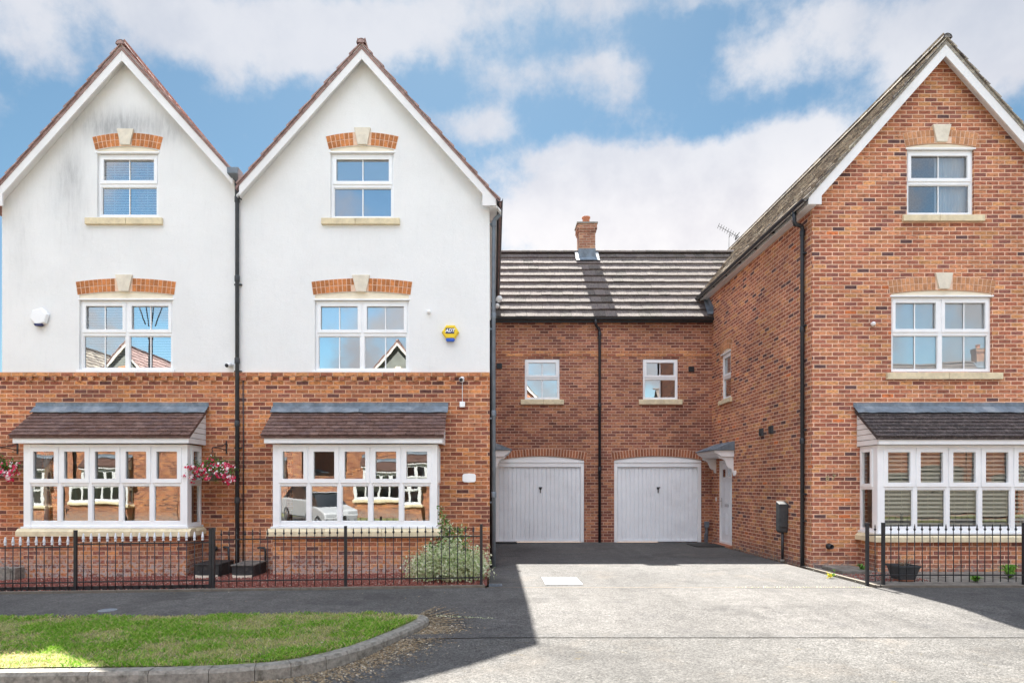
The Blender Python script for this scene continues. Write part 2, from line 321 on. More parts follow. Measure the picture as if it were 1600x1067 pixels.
M['stem'] = plain('twig', (.10, .065, .04), .8, .2, 20)
M['pebble'] = tile_mat('red_gravel', [(0, (.26, .07, .05)), (.3, (.36, .12, .09)), (.6, (.18, .05, .045)), (.85, (.42, .22, .17)), (1, (.5, .42, .36))], (.3, .2, .16), .2, False)
M['gravel_base'] = plain('red_gravel_bed', (.24, .075, .055), .95, .5, 45, bm=.02, bs=55, dirt=(.12, .05, .045), dirt_amt=.7)
M['turf'] = plain('turf_soil', (.19, .22, .07), .95, .35, 6, bm=.02, bs=30, dirt=(.30, .20, .13), dirt_amt=.8)

# ------------------------------------------------------------------ mesh builder
class MB:
    def __init__(s, T=None): s.V = []; s.F = []; s.I = []; s.S = []; s.T = T
    def add(s, vs, fs, mi=0, sm=False):
        b = len(s.V); T = s.T
        s.V += [tuple(T @ Vector(v)) if T else tuple(v) for v in vs]
        for f in fs: s.F.append([b + i for i in f]); s.I.append(mi); s.S.append(sm)
        return s
    def box(s, x0, x1, y0, y1, z0, z1, mi=0):
        return s.add([(x0, y0, z0), (x1, y0, z0), (x1, y1, z0), (x0, y1, z0), (x0, y0, z1), (x1, y0, z1), (x1, y1, z1), (x0, y1, z1)],
                     [(0, 3, 2, 1), (4, 5, 6, 7), (0, 1, 5, 4), (1, 2, 6, 5), (2, 3, 7, 6), (3, 0, 4, 7)], mi)
    def prism(s, poly, off, mi=0, sm=False):
        n = len(poly); off = Vector(off); a = [Vector(p) for p in poly]; v = a + [p + off for p in a]
        return s.add(v, [tuple(range(n)), tuple(range(2 * n - 1, n - 1, -1))] + [(i, i + n, (i + 1) % n + n, (i + 1) % n) for i in range(n)], mi, sm)
    def xz(s, poly, y0, y1, mi=0):
        return s.prism([(x, y0, z) for x, z in poly], (0, y1 - y0, 0), mi)
    def ring(s, x0, x1, z0, z1, t, y0, y1, mi=0):
        o = [(x0, z0), (x1, z0), (x1, z1), (x0, z1)]; i = [(x0 + t, z0 + t), (x1 - t, z0 + t), (x1 - t, z1 - t), (x0 + t, z1 - t)]
        v = [(x, y0, z) for x, z in o + i] + [(x, y1, z) for x, z in o + i]
        f = []
        for k in range(4):
            j = (k + 1) % 4
            f += [(k, j, j + 4, k + 4), (k + 8, k + 12, j + 12, j + 8), (k, k + 8, j + 8, j), (k + 4, j + 4, j + 12, k + 12)]
        return s.add(v, f, mi)
    def tube(s, path, r, n=10, mi=0, cap=True):
        P = [Vector(p) for p in path]; rs = r if isinstance(r, (list, tuple)) else [r] * len(P); vs = []; fs = []; nrm = None
        for i, p in enumerate(P):
            t = ((P[min(i + 1, len(P) - 1)] - p).normalized() + (p - P[max(i - 1, 0)]).normalized())
            if t.length < 1e-6: t = Vector((0, 0, 1))
            t.normalize()
            if nrm is None: nrm = t.orthogonal().normalized()
            nrm = (nrm - t * nrm.dot(t)).normalized(); bi = t.cross(nrm)
            k = 1.0
            if 0 < i < len(P) - 1:
                c = (P[i + 1] - p).normalized().dot((p - P[i - 1]).normalized()); k = 1 / max(.6, math.sqrt(max(.01, (1 + c) / 2)))
            for j in range(n):
                a = 2 * PI * j / n; vs.append(p + (nrm * math.cos(a) + bi * math.sin(a)) * rs[i] * (k if n < 99 else 1))
        for i in range(len(P) - 1):
            for j in range(n):
                a, b = i * n + j, i * n + (j + 1) % n; fs.append((a, b, b + n, a + n))
        if cap: fs += [tuple(range(n - 1, -1, -1)), tuple(range((len(P) - 1) * n, len(P) * n))]
        return s.add(vs, fs, mi, True)
    def lathe(s, c, prof, n=16, axis='z', mi=0, sm=True):
        vs = []; fs = []; m = len(prof)
        for (r, h) in prof:
            for j in range(n):
                a = 2 * PI * j / n; ca, sa = r * math.cos(a), r * math.sin(a)
                d = {'z': (ca, sa, h), 'y': (ca, h, sa), 'x': (h, ca, sa)}[axis]
                vs.append((c[0] + d[0], c[1] + d[1], c[2] + d[2]))
        for i in range(m - 1):
            for j in range(n):
                a, b = i * n + j, i * n + (j + 1) % n; fs.append((a, b, b + n, a + n))
        fs += [tuple(range(n - 1, -1, -1)), tuple(range((m - 1) * n, m * n))]
        return s.add(vs, fs, mi, sm)
    def holes(s, outer, holes, y, depth=0.0, mi=0, flip=False):
        """polygon in local x,z at depth y with holes; each hole gets reveals of the given depth"""
        polys = [[Vector((x, z, 0)) for x, z in outer]] + [[Vector((x, z, 0)) for x, z in h] for h in holes]
        allp = [p for q in polys for p in q]
        fs = []
        for t in tessellate_polygon(polys):
            a, b, c = [allp[i] for i in t]
            fs.append(tuple(t) if (b - a).cross(c - a).z > 0 else (t[0], t[2], t[1]))
        s.add([(p.x, y, p.y) for p in allp], fs, mi)
        for h in holes:
            n = len(h)
            if depth: s.add([(x, y, z) for x, z in h] + [(x, y + depth, z) for x, z in h], [(i, i + n, (i + 1) % n + n, (i + 1) % n) for i in range(n)], mi)
        return s
    def build(s, name, m, parent=None, bev=0.0, outward=True):
        me = bpy.data.meshes.new(name); base = root_loc(parent)
        V = np.array(s.V, dtype=float).reshape(-1, 3)
        me.from_pydata([tuple(v) for v in (V - np.array(base))], [], s.F)
        for x in (m if isinstance(m, (list, tuple)) else [m]): me.materials.append(x)
        me.polygons.foreach_set('material_index', s.I); me.polygons.foreach_set('use_smooth', s.S)
        me.update()
        uvl = me.uv_layers.new(name='UVMap'); nl = len(me.loops)
        lv = np.empty(nl, dtype=np.int32); me.loops.foreach_get('vertex_index', lv)
        npoly = len(me.polygons); nn = np.empty(npoly * 3); me.polygons.foreach_get('normal', nn); nn = np.abs(nn.reshape(-1, 3))
        lt = np.empty(npoly, dtype=np.int32); me.polygons.foreach_get('loop_total', lt)
        ln = np.repeat(nn, lt, axis=0); P = V[lv]
        uv = np.empty((nl, 2)); ax = np.argmax(ln, axis=1)
        uv[:, 0] = np.where(ax == 0, P[:, 1] + .07, P[:, 0]); uv[:, 1] = np.where(ax == 2, P[:, 1], P[:, 2])
        uvl.data.foreach_set('uv', uv.ravel())
        o = bpy.data.objects.new(name, me); COL.objects.link(o)
        if parent is not None: o.parent = parent
        else: pass
        if bev:
            b = o.modifiers.new('Bevel', 'BEVEL'); b.width = bev; b.segments = 2; b.limit_method = 'ANGLE'; b.angle_limit = math.radians(40)
        return o
def root_loc(o):
    if o is None: return (0, 0, 0)
    while o.parent is not None: o = o.parent
    return tuple(o.location)
def tag(o, label, cat, group=None):
    o['label'] = label; o['category'] = cat
    if group: o['group'] = group
    return o
def thing(name, label, cat, loc=(0, 0, 0), group=None):
    o = bpy.data.objects.new(name, None); COL.objects.link(o); o.location = loc; o.empty_display_size = .2
    return tag(o, label, cat, group)
def solo(mb, name, m, label, cat, loc, group=None, bev=0.0):
    """a thing that is one mesh, its origin at its base"""
    base = np.array(loc); mb.V = [tuple(np.array(v) - base) for v in mb.V]
    o = mb.build(name, m, None, bev); o.location = loc
    return tag(o, label, cat, group)
def struct(o): o['kind'] = 'structure'; return o
def stuff(o): o['kind'] = 'stuff'; return o
def copy_tree(o, parent=None):
    c = o.copy(); COL.objects.link(c); c.parent = parent
    for ch in [x for x in bpy.data.objects if x.parent == o]: copy_tree(ch, c)
    return c
def rnd(a, b): return random.uniform(a, b)

# ------------------------------------------------------------------ measures of the place
YF, YB = 12.0, 17.5                # front walls, wall of the garages
XR, XL, XM = 5.853, -0.07, -4.70   # side wall of the right house, side wall of the middle house, line between the white houses
def fx(px, Y=YF): return (px - VX) * Y / F
def fz(py, Y=YF): return CAMZ + (VY - py) * Y / F
def sst(v, a, b):
    t = min(1, max(0, (v - a) / (b - a))); return t * t * (3 - 2 * t)
def g0(x): return .0135 * min(x, 0)
def zg(x, y): return g0(max(x, -14)) - .06 * sst(-y, -8.3, -7.3) - .05 * sst(-y, -7.0, -5.8)

# ------------------------------------------------------------------ builders
def arc_pts(xa, xb, z_end, rise, n=12):
    """points of a shallow arch from xb back to xa"""
    w_ = xb - xa
    if rise <= 0: return [(xb, z_end), (xa, z_end)]
    R = (w_ * w_ / 4 + rise * rise) / (2 * rise); cx = (xa + xb) / 2; cz = z_end + rise - R; a = math.asin(w_ / 2 / R)
    return [(cx + R * math.sin(a - 2 * a * k / n), cz + R * math.cos(a - 2 * a * k / n)) for k in range(n + 1)]
def opening(x0, x1, z0, z_end, rise): return [(x0, z0), (x1, z0)] + arc_pts(x0, x1, z_end, rise)

def arch_part(parent, T, xa, xb, z_end, rise, rows=2, h=.115, mats=('arch_brick', 'mortar'), gap=None, proud=.012):
    w_ = xb - xa; R = (w_ * w_ / 4 + rise * rise) / (2 * rise); cx = (xa + xb) / 2; cz = z_end + rise - R; a = math.asin(w_ / 2 / R)
    mb = MB(T); nb = max(4, int(round(2 * a * R / .0765)))
    Rt = R + rows * h
    arc = lambda r, t: (cx + r * math.sin(t), cz + r * math.cos(t))
    N = 16
    for k in range(N):     # mortar bed behind the bricks
        t0, t1 = -a + 2 * a * k / N, -a + 2 * a * (k + 1) / N
        mb.xz([arc(R, t0), arc(R, t1), arc(Rt, t1), arc(Rt, t0)], -proud + .005, .02, 1)
    for r in range(rows):
        for k in range(nb):
            t0, t1 = -a + 2 * a * k / nb, -a + 2 * a * (k + 1) / nb; e = .0062 / R; j = rnd(-.0015, .0015)
            q = [arc(R + r * h + .006, t0 + e), arc(R + r * h + .006, t1 - e), arc(R + (r + 1) * h - .006, t1 - e), arc(R + (r + 1) * h - .006, t0 + e)]
            if gap and q[0][0] > gap[0] - .02 and q[1][0] < gap[1] + .02: continue
            mb.xz(q, -proud + j, .015)
    return mb.build('brick_arch', [M[mats[0]], M[mats[1]]], parent)

def window(parent, T, x0, x1, z0, z1, cols, zt, head=None, arch=None, key=None, sill=None, blind=None, ysill=None, bars=1, recess=.045, frame_m='white', top_in=.052, label=None, glass='glass'):
    """frame as the window itself; glass, sill, arch, keystone and blind as its parts. zt = height of the transom"""
    f = MB(T); y0, y1 = recess, recess + .065
    f.ring(x0, x1, z0, z1, .05, y0, y1)
    ix0, ix1, iz0, iz1 = x0 + .05, x1 - .05, z0 + .05, z1 - .05; tr = .035
    f.box(ix0, ix1, y0, y1, zt - tr, zt + tr)
    n = cols; wcol = (ix1 - ix0 - (n - 1) * .07) / n; gl = MB(T)
    for c in range(n):
        a = ix0 + c * (wcol + .07); b = a + wcol
        if c < n - 1:
            f.box(b, b + .07, y0, y1, iz0, zt - tr); f.box(b, b + .07, y0, y1, zt + tr, iz1)
        f.ring(a - .012, b + .012, zt + tr - .012, iz1 + .012, .062, y0 - .016, y0 + .03)       # casement
        f.ring(a, b, iz0, zt - tr, .014, y0 + .012, y0 + .04)                                   # bead
        for k in range(bars):
            m_ = a + (b - a) * (k + 1) / (bars + 1)
            f.box(m_ - .011, m_ + .011, y0 + .018, y0 + .026, zt + tr + .05, iz1 - .05)
            f.box(m_ - .011, m_ + .011, y0 + .018, y0 + .026, iz0 + .014, zt - tr - .014)
        for (za, zb, q) in ((zt + tr + .045, iz1 - .045, .045), (iz0 + .01, zt - tr - .01, .01)):
            tx, tz = rnd(-.002, .002), rnd(-.003, .003); yy = y0 + .032
            gl.add([(a + q, yy - tx, za), (b - q, yy + tx, za), (b - q, yy + tx + tz, zb), (a + q, yy - tx + tz, zb)], [(0, 1, 2, 3)])
    if head:                                                   # curved head panel above the frame
        z_end, rise = head
        f.xz([(x0 - .0, z1 + .03), (x1 + .0, z1 + .03)] + arc_pts(x0, x1, z_end, rise), .012, .06, 1)
        f.box(x0 - .025, x1 + .025, -.018, .045, z1 + .002, z1 + .028)
    if ysill: f.box(x0 - .04, x1 + .04, -.035, y0 - .002, z0 - .045, z0 + .012)
    o = f.build('window', [M[frame_m], M['cream']], parent, bev=.004)
    if label: o['label'] = label
    gl.build('pane', M[glass], o)
    if arch: arch_part(o, T, x0 - .03, x1 + .03, head[0], head[1] + .004, rows=2, h=.122, mats=arch, gap=(key[0], key[1]) if key else None)
    if key:
        ka, kb, kz0, kz1 = key; m_ = (ka + kb) / 2; wt = (kb - ka) / 2; wb = wt * .58
        k = MB(T); k.xz([(m_ - wb, kz0), (m_ + wb, kz0), (m_ + wt, kz1 - .015), (m_ + wt, kz1), (m_ - wt, kz1), (m_ - wt, kz1 - .015)], -.045, .03)
        k.build('keystone', M['stone_pale'], o, bev=.006)
    if sill:
        sa, sb, sz0, sz1 = sill; s = MB(T)
        mid = (sa + sb) / 2 + rnd(-.1, .1)
        for a, b in ((sa, mid - .003), (mid + .003, sb)):
            s.prism([(a, -.06, sz0), (a, recess + .02, sz0), (a, recess + .02, sz1 + .01), (a, -.06, sz1 - .012)], (b - a, 0, 0))
        s.build('sill', M['stone'], o, bev=.006)
    if blind:
        bb = MB(T); kind, part_ = blind if isinstance(blind, tuple) else (blind, 1.0)
        if kind in ('blind', 'blind_cream'):
            z = iz1; k = 0
            while z > iz0 + (1 - part_) * (iz1 - iz0):
                bb.add([(ix0, y1 + .008, z), (ix1, y1 + .008, z + rnd(-.001, .001)), (ix1, y1 + .034, z + .032), (ix0, y1 + .034, z + .032)], [(0, 1, 2, 3)])
                z -= .048; k += 1
            for c in (.2, .8):
                xx = ix0 + (ix1 - ix0) * c; bb.box(xx - .002, xx + .002, y1 + .004, y1 + .006, z, iz1)
        elif kind == 'curtain':
            N = 60; a0, b0 = ix0 + (ix1 - ix0) * .52, ix1 + .02
            v = []
            for i in range(N + 1):
                x = a0 + (b0 - a0) * i / N; y = y1 + .09 + .025 * math.sin(i * 1.1) + .012 * math.sin(i * 2.7)
                v += [(x, y, iz0), (x, y, iz1)]
            bb.add(v, [(2 * i, 2 * i + 2, 2 * i + 3, 2 * i + 1) for i in range(N)], 0, True)
        else:
            bb.box(ix0 + .01, ix1 - .01, y1 + .008, y1 + .012, iz0 + (1 - part_) * (iz1 - iz0), iz1)
        bb.build('curtain' if kind == 'curtain' else 'blind', M[kind], o)
    return o

def tiles(mb, P0, U, Vv, nu, nv, gauge, width, thick=.022, lap=.07, jit=.004, stag=True, mi=0, clip=None):
    """rows of lapped tiles: P0 lower corner, U along the eave, Vv up the slope (unit vectors)"""
    U = Vector(U); Vv = Vector(Vv); Nn = U.cross(Vv).normalized()
    if Nn.z < 0: Nn = -Nn
    for r in range(nv):
        off = (width / 2 if (r % 2 and stag) else 0)
        for c in range(-1 if off else 0, nu):
            a = c * width + off; b = a + width - .006
            if a < 0: a = 0
            if b > nu * width: b = nu * width
            if b - a < .03: continue
            v0 = r * gauge + rnd(-jit, jit); v1 = (r + 1) * gauge + lap; hj = rnd(0, jit); e = thick * .85
            lo, hi = thick + hj, hj * .4
            if clip:
                q = P0 + U * ((a + b) / 2) + Vv * v0
                if clip(q): continue
            p = [P0 + U * a + Vv * v0 + Nn * (lo - e), P0 + U * b + Vv * v0 + Nn * (lo - e), P0 + U * b + Vv * v1 + Nn * (hi - .004), P0 + U * a + Vv * v1 + Nn * (hi - .004),
                 P0 + U * a + Vv * v0 + Nn * (lo + e * .4 + rnd(-.002, .002)), P0 + U * b + Vv * v0 + Nn * (lo + e * .4 + rnd(-.002, .002)), P0 + U * b + Vv * v1 + Nn * hi, P0 + U * a + Vv * v1 + Nn * hi]
            fl = [(0, 3, 2, 1), (4, 5, 6, 7), (0, 1, 5, 4), (1, 2, 6, 5), (2, 3, 7, 6), (3, 0, 4, 7)]
            if U.cross(Vv).z < 0: fl = [tuple(reversed(f)) for f in fl]
            mb.add(p, fl, mi)

def gutter_run(mb, p0, p1, r=.058, lip=.012, mi=0):
    """half-round gutter between two points"""
    p0, p1 = Vector(p0), Vector(p1); d = (p1 - p0).normalized(); side = d.cross(Vector((0, 0, 1))).normalized(); n = 8
    prof = [(math.cos(PI + PI * k / n) * r, math.sin(PI + PI * k / n) * r * 1.05) for k in range(n + 1)]
    prof = prof + [(x * .86, z * .86) for x, z in reversed(prof)]
    mb.prism([p0 + side * a + Vector((0, 0, b)) for a, b in prof], p1 - p0, mi, False)

def gable_roof(parent, xa, za, xr, zr, xb, zb, y0, y1, tm, gauge=.33, gw=.30, left_vis=True, right_vis=True, cap_m=None):
    """two tiled slopes over a deck; (xa,za) and (xb,zb) are the eave edges, (xr,zr) the ridge, top of tile"""
    mb = MB()
    d = .06
    mb.prism([(xa, y0 + .03, za - d), (xr, y0 + .03, zr - d * 1.5), (xb, y0 + .03, zb - d), (xb, y0 + .03, zb - d - .05), (xr, y0 + .03, zr - d * 1.5 - .07), (xa, y0 + .03, za - d - .05)], (0, y1 - y0 - .03, 0))
    for (ex, ez, sx) in ((xa, za, 1), (xb, zb, -1)):
        dv = Vector((xr - ex, 0, zr - ez)); L = dv.length; dv.normalize(); n = max(1, int(round(L / gauge))); g = L / n
        nn = Vector((-dv.z * sx, 0, abs(dv.x)));
        P0 = Vector((ex, y0, ez)) - nn * .045
        tiles(mb, P0, (0, 1, 0), dv, int((y1 - y0) / gw), n, g, gw, thick=.024, lap=.06, jit=.006)
    k = 0; y = y0 - .01
    while y < y1 - .1:            # ridge caps
        s = 10; rr = .085
        v = []
        for yy, r_ in ((y, rr), (y + .42, rr * .93)):
            for j in range(s + 1):
                a = PI * j / s; v.append((xr + math.cos(a) * r_, yy, zr - .075 + math.sin(a) * r_ * .95 + rnd(-.002, .002)))
        for yy, r_ in ((y, rr - .02), (y + .42, rr - .03)):
            for j in range(s + 1):
                a = PI * j / s; v.append((xr + math.cos(a) * r_, yy, zr - .075 + math.sin(a) * r_ * .95))
        q = s + 1; fs = []
        for j in range(s):
            fs += [(j, j + 1, q + j + 1, q + j), (2 * q + j, 3 * q + j, 3 * q + j + 1, 2 * q + j + 1), (j, 2 * q + j, 2 * q + j + 1, j + 1)]
        if y < y0 + .1: fs.append(tuple(range(q)))
        mb.add(v, fs, 1); y += .40
    return mb.build('roof', [tm, cap_m or tm], parent)

def downpipe(parent, path, r=.036, clips=(), m='black', n=12, wallx=None, name='downpipe'):
    mb = MB(); mb.tube(path, r, n)
    for (x, y, z, dx, dy) in clips:
        mb.lathe((x, y, z - .02), [(r + .003, 0), (r + .009, .004), (r + .009, .036), (r + .003, .04)], 12)
        a, b = sorted((x, x + dx)); c, d = sorted((y, y + dy))
        mb.box(a - .012 * (dx == 0), b + .012 * (dx == 0), c - .012 * (dy == 0), d + .012 * (dy == 0), z - .018, z + .018)
    return mb.build(name, M[m], parent)

def sockets(mb, x, y, z, r=.046):
    mb.lathe((x, y, z), [(r - .004, 0), (r, .01), (r, .10), (r - .006, .11)], 12)

# ---- bay windows: a box bay with five lights in front and one on each side
BD = 0.57
def bay(parent, xa, xb, z_sill, z_top, zt, roof, brick_m, tile_m, blind=None, mirror_room=True, sill_z=None, base_z0=-.3):
    yb = YF - BD; f = MB(); gl = MB()
    post = .125
    f.box(xa, xa + post, yb, yb + post, z_sill, z_top); f.box(xb - post, xb, yb, yb + post, z_sill, z_top)       # corner posts
    fa, fb = xa + post, xb - post; rail = .065
    f.box(fa, fb, yb + .008, yb + .07, z_sill, z_sill + rail + .02); f.box(fa, fb, yb + .008, yb + .07, z_top - rail, z_top)
    f.box(xa - .03, xb + .03, yb - .035, yb + .10, z_sill - .035, z_sill - .002)                                   # cill nose
    for s, xx in ((1, xa), (-1, xb)):
        f.box(min(xx - .03 * s, xx + .10 * s), max(xx - .03 * s, xx + .10 * s), yb + .103, YF, z_sill - .035, z_sill - .002)
    n = 5; mull = .075; wcol = (fb - fa - (n - 1) * mull) / n; tr = .03
    for c in range(n):
        a = fa + c * (wcol + mull); b = a + wcol; z0, z1 = z_sill + rail + .02, z_top - rail
        f.box(a, b, yb + .008, yb + .07, zt - tr, zt + tr)
        if c < n - 1: f.box(b, b + mull, yb + .006, yb + .07, z_sill + rail + .02, z_top - rail)
        f.ring(a - .022, b + .022, zt + tr - .012, z1 + .012, .075, yb - .012, yb + .04)
        f.ring(a, b, z0, zt - tr, .013, yb + .02, yb + .05)
        for (p, q, e) in ((zt + tr + .05, z1 - .05, .045), (z0 + .01, zt - tr - .01, .008)):
            tx, tz = rnd(-.0025, .0025), rnd(-.004, .004); yy = yb + .036
            gl.add([(a + e, yy - tx, p), (b - e, yy + tx, p), (b - e, yy + tx + tz, q), (a + e, yy - tx + tz, q)], [(0, 1, 2, 3)])
    for s, xx in ((1, xa), (-1, xb)):      # side lights
        T = Matrix(((0, s, 0, xx), (1, 0, 0, 0), (0, 0, 1, 0), (0, 0, 0, 1)))   # local x -> world y, local y(depth) -> inward
        h = MB(T); ya, yy_ = yb + post, YF
        h.ring(ya, yy_, z_sill, z_top, .055, .008, .07)
        h.box(ya + .055, yy_ - .055, .008, .07, zt - tr, zt + tr)
        h.ring(ya + .035, yy_ - .035, zt + tr - .012, z_top - .05, .06, -.012, .04)
        g_ = MB(T); g_.add([(ya + .08, .036, zt + tr + .04), (yy_ - .08, .036, zt + tr + .04), (yy_ - .08, .036, z_top - .1), (ya + .08, .036, z_top - .1)], [(0, 1, 2, 3)])
        g_.add([(ya + .05, .036, z_sill + .05), (yy_ - .05, .036, z_sill + .05), (yy_ - .05, .036, zt - tr), (ya + .05, .036, zt - tr)], [(0, 1, 2, 3)])
        if s > 0:
            for mm in (h, g_): mm.F = [list(reversed(q)) for q in mm.F]
        bidx = len(f.V); f.V += h.V; f.F += [[i + bidx for i in q] for q in h.F]; f.I += h.I; f.S += h.S
        bidx = len(gl.V); gl.V += g_.V; gl.F += [[i + bidx for i in q] for q in g_.F]; gl.I += g_.I; gl.S += g_.S
    o = f.build('bay_window', M['white'], parent, bev=.004)
    gl.build('pane', M['glass_bay_clear' if blind else 'glass_bay'], o)
    # stone sill round three sides
    s = MB(); sz1, sz0 = z_sill - .037, z_sill - .037 - .135; e = .085
    x = xa - e; xs = [xa - e]
    while xs[-1] + 1.05 < xb + e - .3: xs.append(xs[-1] + 1.0)
    xs.append(xb + e)
    for k in range(len(xs) - 1):
        a, b = xs[k] + (.003 if k else 0), xs[k + 1] - (.003 if k < len(xs) - 2 else 0)
        s.prism([(a, yb - e, sz0), (a, yb + .15, sz0), (a, yb + .15, sz1), (a, yb - e + .06, sz1), (a, yb - e, sz1 - .05)], (b - a, 0, 0))
    for sgn, xx in ((1, xa), (-1, xb)):
        s.prism([(xx - e * sgn, yb + .153, sz0), (xx + .1 * sgn, yb + .153, sz0), (xx + .1 * sgn, yb + .153, sz1), (xx - (e - .06) * sgn, yb + .153, sz1), (xx - e * sgn, yb + .153, sz1 - .05)], (0, YF - yb - .153, 0))
    s.build('sill', M['stone'], o, bev=.004)
    b = MB(); b.box(xa + .0, xb - .0, yb + .0, YF - .001, base_z0, sz0 - .002); b.build('brick_base', M[brick_m], o)
    # lean-to roof
    rx0, rx1, ze, zw, zf = roof; ye = yb - .16
    zrow = zf; r = MB()
    flash_h = .095
    ux = Vector((1, 0, 0)); p0 = Vector((rx0, ye, ze)); top = Vector((rx0, YF - .012, zw - flash_h)); dv = top - p0; L = dv.length; dv.normalize()
    nrm = ux.cross(dv)
    r.prism([(rx0 + .01, ye + .03, ze - .025), (rx0 + .01, YF - .005, zw - flash_h - .03), (rx0 + .01, YF - .005, zw - flash_h - .09), (rx0 + .01, ye + .03, ze - .07)], (rx1 - rx0 - .02, 0, 0))
    tiles(r, p0 - nrm * .03, ux, dv, int(round((rx1 - rx0) / .17)), 8, L * .93 / 7.6, (rx1 - rx0) / int(round((rx1 - rx0) / .17)), thick=.016, lap=.03, jit=.005)
    r.build('roof', M[tile_m], o)
    fl = MB(); n = 26; va, vb = [], []
    Lf = L
    for i in range(n + 1):
        x = rx0 - .02 + (rx1 - rx0 + .04) * i / n; j = .010 * math.sin(i * 2.1) + rnd(-.006, .006)
        q = p0 + dv * (L - .185 + j * 1.0) + nrm * .022; q2 = p0 + dv * (L - .02) + nrm * .024
        va += [(x, q.y, q.z), (x, q2.y - .01, q2.z), (x, YF - .012, q2.z + .02), (x, YF - .012, zw + rnd(-.004, .004))]
    m0 = len(va); vb = [(x, y + .004, z - .010) for (x, y, z) in va]
    fs = []
    for i in range(n):
        for k in range(3):
            a_ = i * 4 + k; fs += [(a_, a_ + 4, a_ + 5, a_ + 1), (m0 + a_, m0 + a_ + 1, m0 + a_ + 5, m0 + a_ + 4)]
        fs += [(i * 4, m0 + i * 4, m0 + i * 4 + 4, i * 4 + 4), (i * 4 + 3, i * 4 + 7, m0 + i * 4 + 7, m0 + i * 4 + 3)]
    for i in (0, n):
        for k in range(3): a_ = i * 4 + k; fs.append((a_, a_ + 1, m0 + a_ + 1, m0 + a_) if i == 0 else (a_, m0 + a_, m0 + a_ + 1, a_ + 1))
    fl.add(va + vb, fs)
    for xx in (rx0 + (rx1 - rx0) * .5,): 
        q = p0 + dv * (L - .175) + nrm * .024; q2 = p0 + dv * (L - .03) + nrm * .026
        fl.tube([(xx, q.y, q.z), (xx, q2.y, q2.z)], .008, 6)
    fl.build('flashing', M['lead'], o)
    fa_ = MB(); fa_.box(rx0 + .05, rx1 - .035, ye + .05, ye + .075, zf, ze - .012)
    fa_.build('fascia', M['white_wood'], o, bev=.003)
    so = MB(); so.box(rx0 + .07, rx1 - .055, ye + .077, YF - .001, zf + .02, zf + .032)
    so.build('soffit', M['white_wood'], o)
    ck = MB()      # boarded cheeks
    for xx, t_ in ((rx0 + .05, .022), (rx1 - .057, .022)):
        z = zf; zs = []
        while z < zw - .12:
            z2 = min(z + .10, zw - .12)
            yl = lambda zz: ye + .078 + max(0.0, (zz - ze + .06)) * (YF - ye - .09) / max(.1, (zw - flash_h - ze))
            a_, b_ = yl(z), yl(z2)
            if YF - .003 - a_ > .02:
                ck.prism([(xx, a_, z + .005), (xx, YF - .003, z + .005), (xx, YF - .003, z2 - .005), (xx, min(b_, YF - .006), z2 - .005)], (t_, 0, 0))
            z = z2
        ck.build('cheek', M['white_wood'], o); ck = MB()
    if blind:
        bb = MB(); z = z_top - .07
        while z > z_sill + .08:
            bb.add([(fa, yb + .085, z), (fb, yb + .085, z), (fb, yb + .105, z + .034), (fa, yb + .105, z + .034)], [(0, 1, 2, 3)]); z -= .074
        for k in range(12):
            x_ = fa + (fb - fa) * (k + .5) / 12; bb.box(x_ - .003, x_ + .003, yb + .080, yb + .082, z_sill + .08, z_top - .07)
        bb.build('blind', M[blind], o)
    return o

def rooms(parent, x0, x1, zs, y1, zmin=.02):
    mb = MB()
    for z in zs: mb.box(x0 + .02, x1 - .02, YF + .12, y1, z, z + .25)
    mb.box(x0 + .02, x1 - .02, y1 + .002, y1 + .08, zmin, zs[-1])
    for a, b in ((x0 + .02, x0 + .06), (x1 - .06, x1 - .02)):
        for za, zb2 in zip(zs[:-1], zs[1:]): mb.box(a + .001, b - .001, YF + .121, y1 - .001, za + .251, zb2 - .001)
    return mb.build('inner_wall', M['inner'], parent)

# ------------------------------------------------------------------ white gabled houses
def gable_outline(xl, xr_, z0, rl, rr):
    """wall outline under the roof line: rl/rr are (x,z) pairs of the underside on each side, apex between"""
    return [(xl, z0), (xr_, z0)] + rr + rl
ZB = 3.60      # top of the brick, foot of the render
D1, D2 = 118, 90

def corbel(mb, x0, x1, z, y):
    """dentilled brick course at the top of the brickwork"""
    mb.box(x0, x1, y - .040, y - .001, z - .072, z - .001)
    x = x0 + .05
    while x < x1 - .16:
        mb.box(x, x + .105, y - .034, y - .001, z - .148, z - .074); x += .225
    return mb

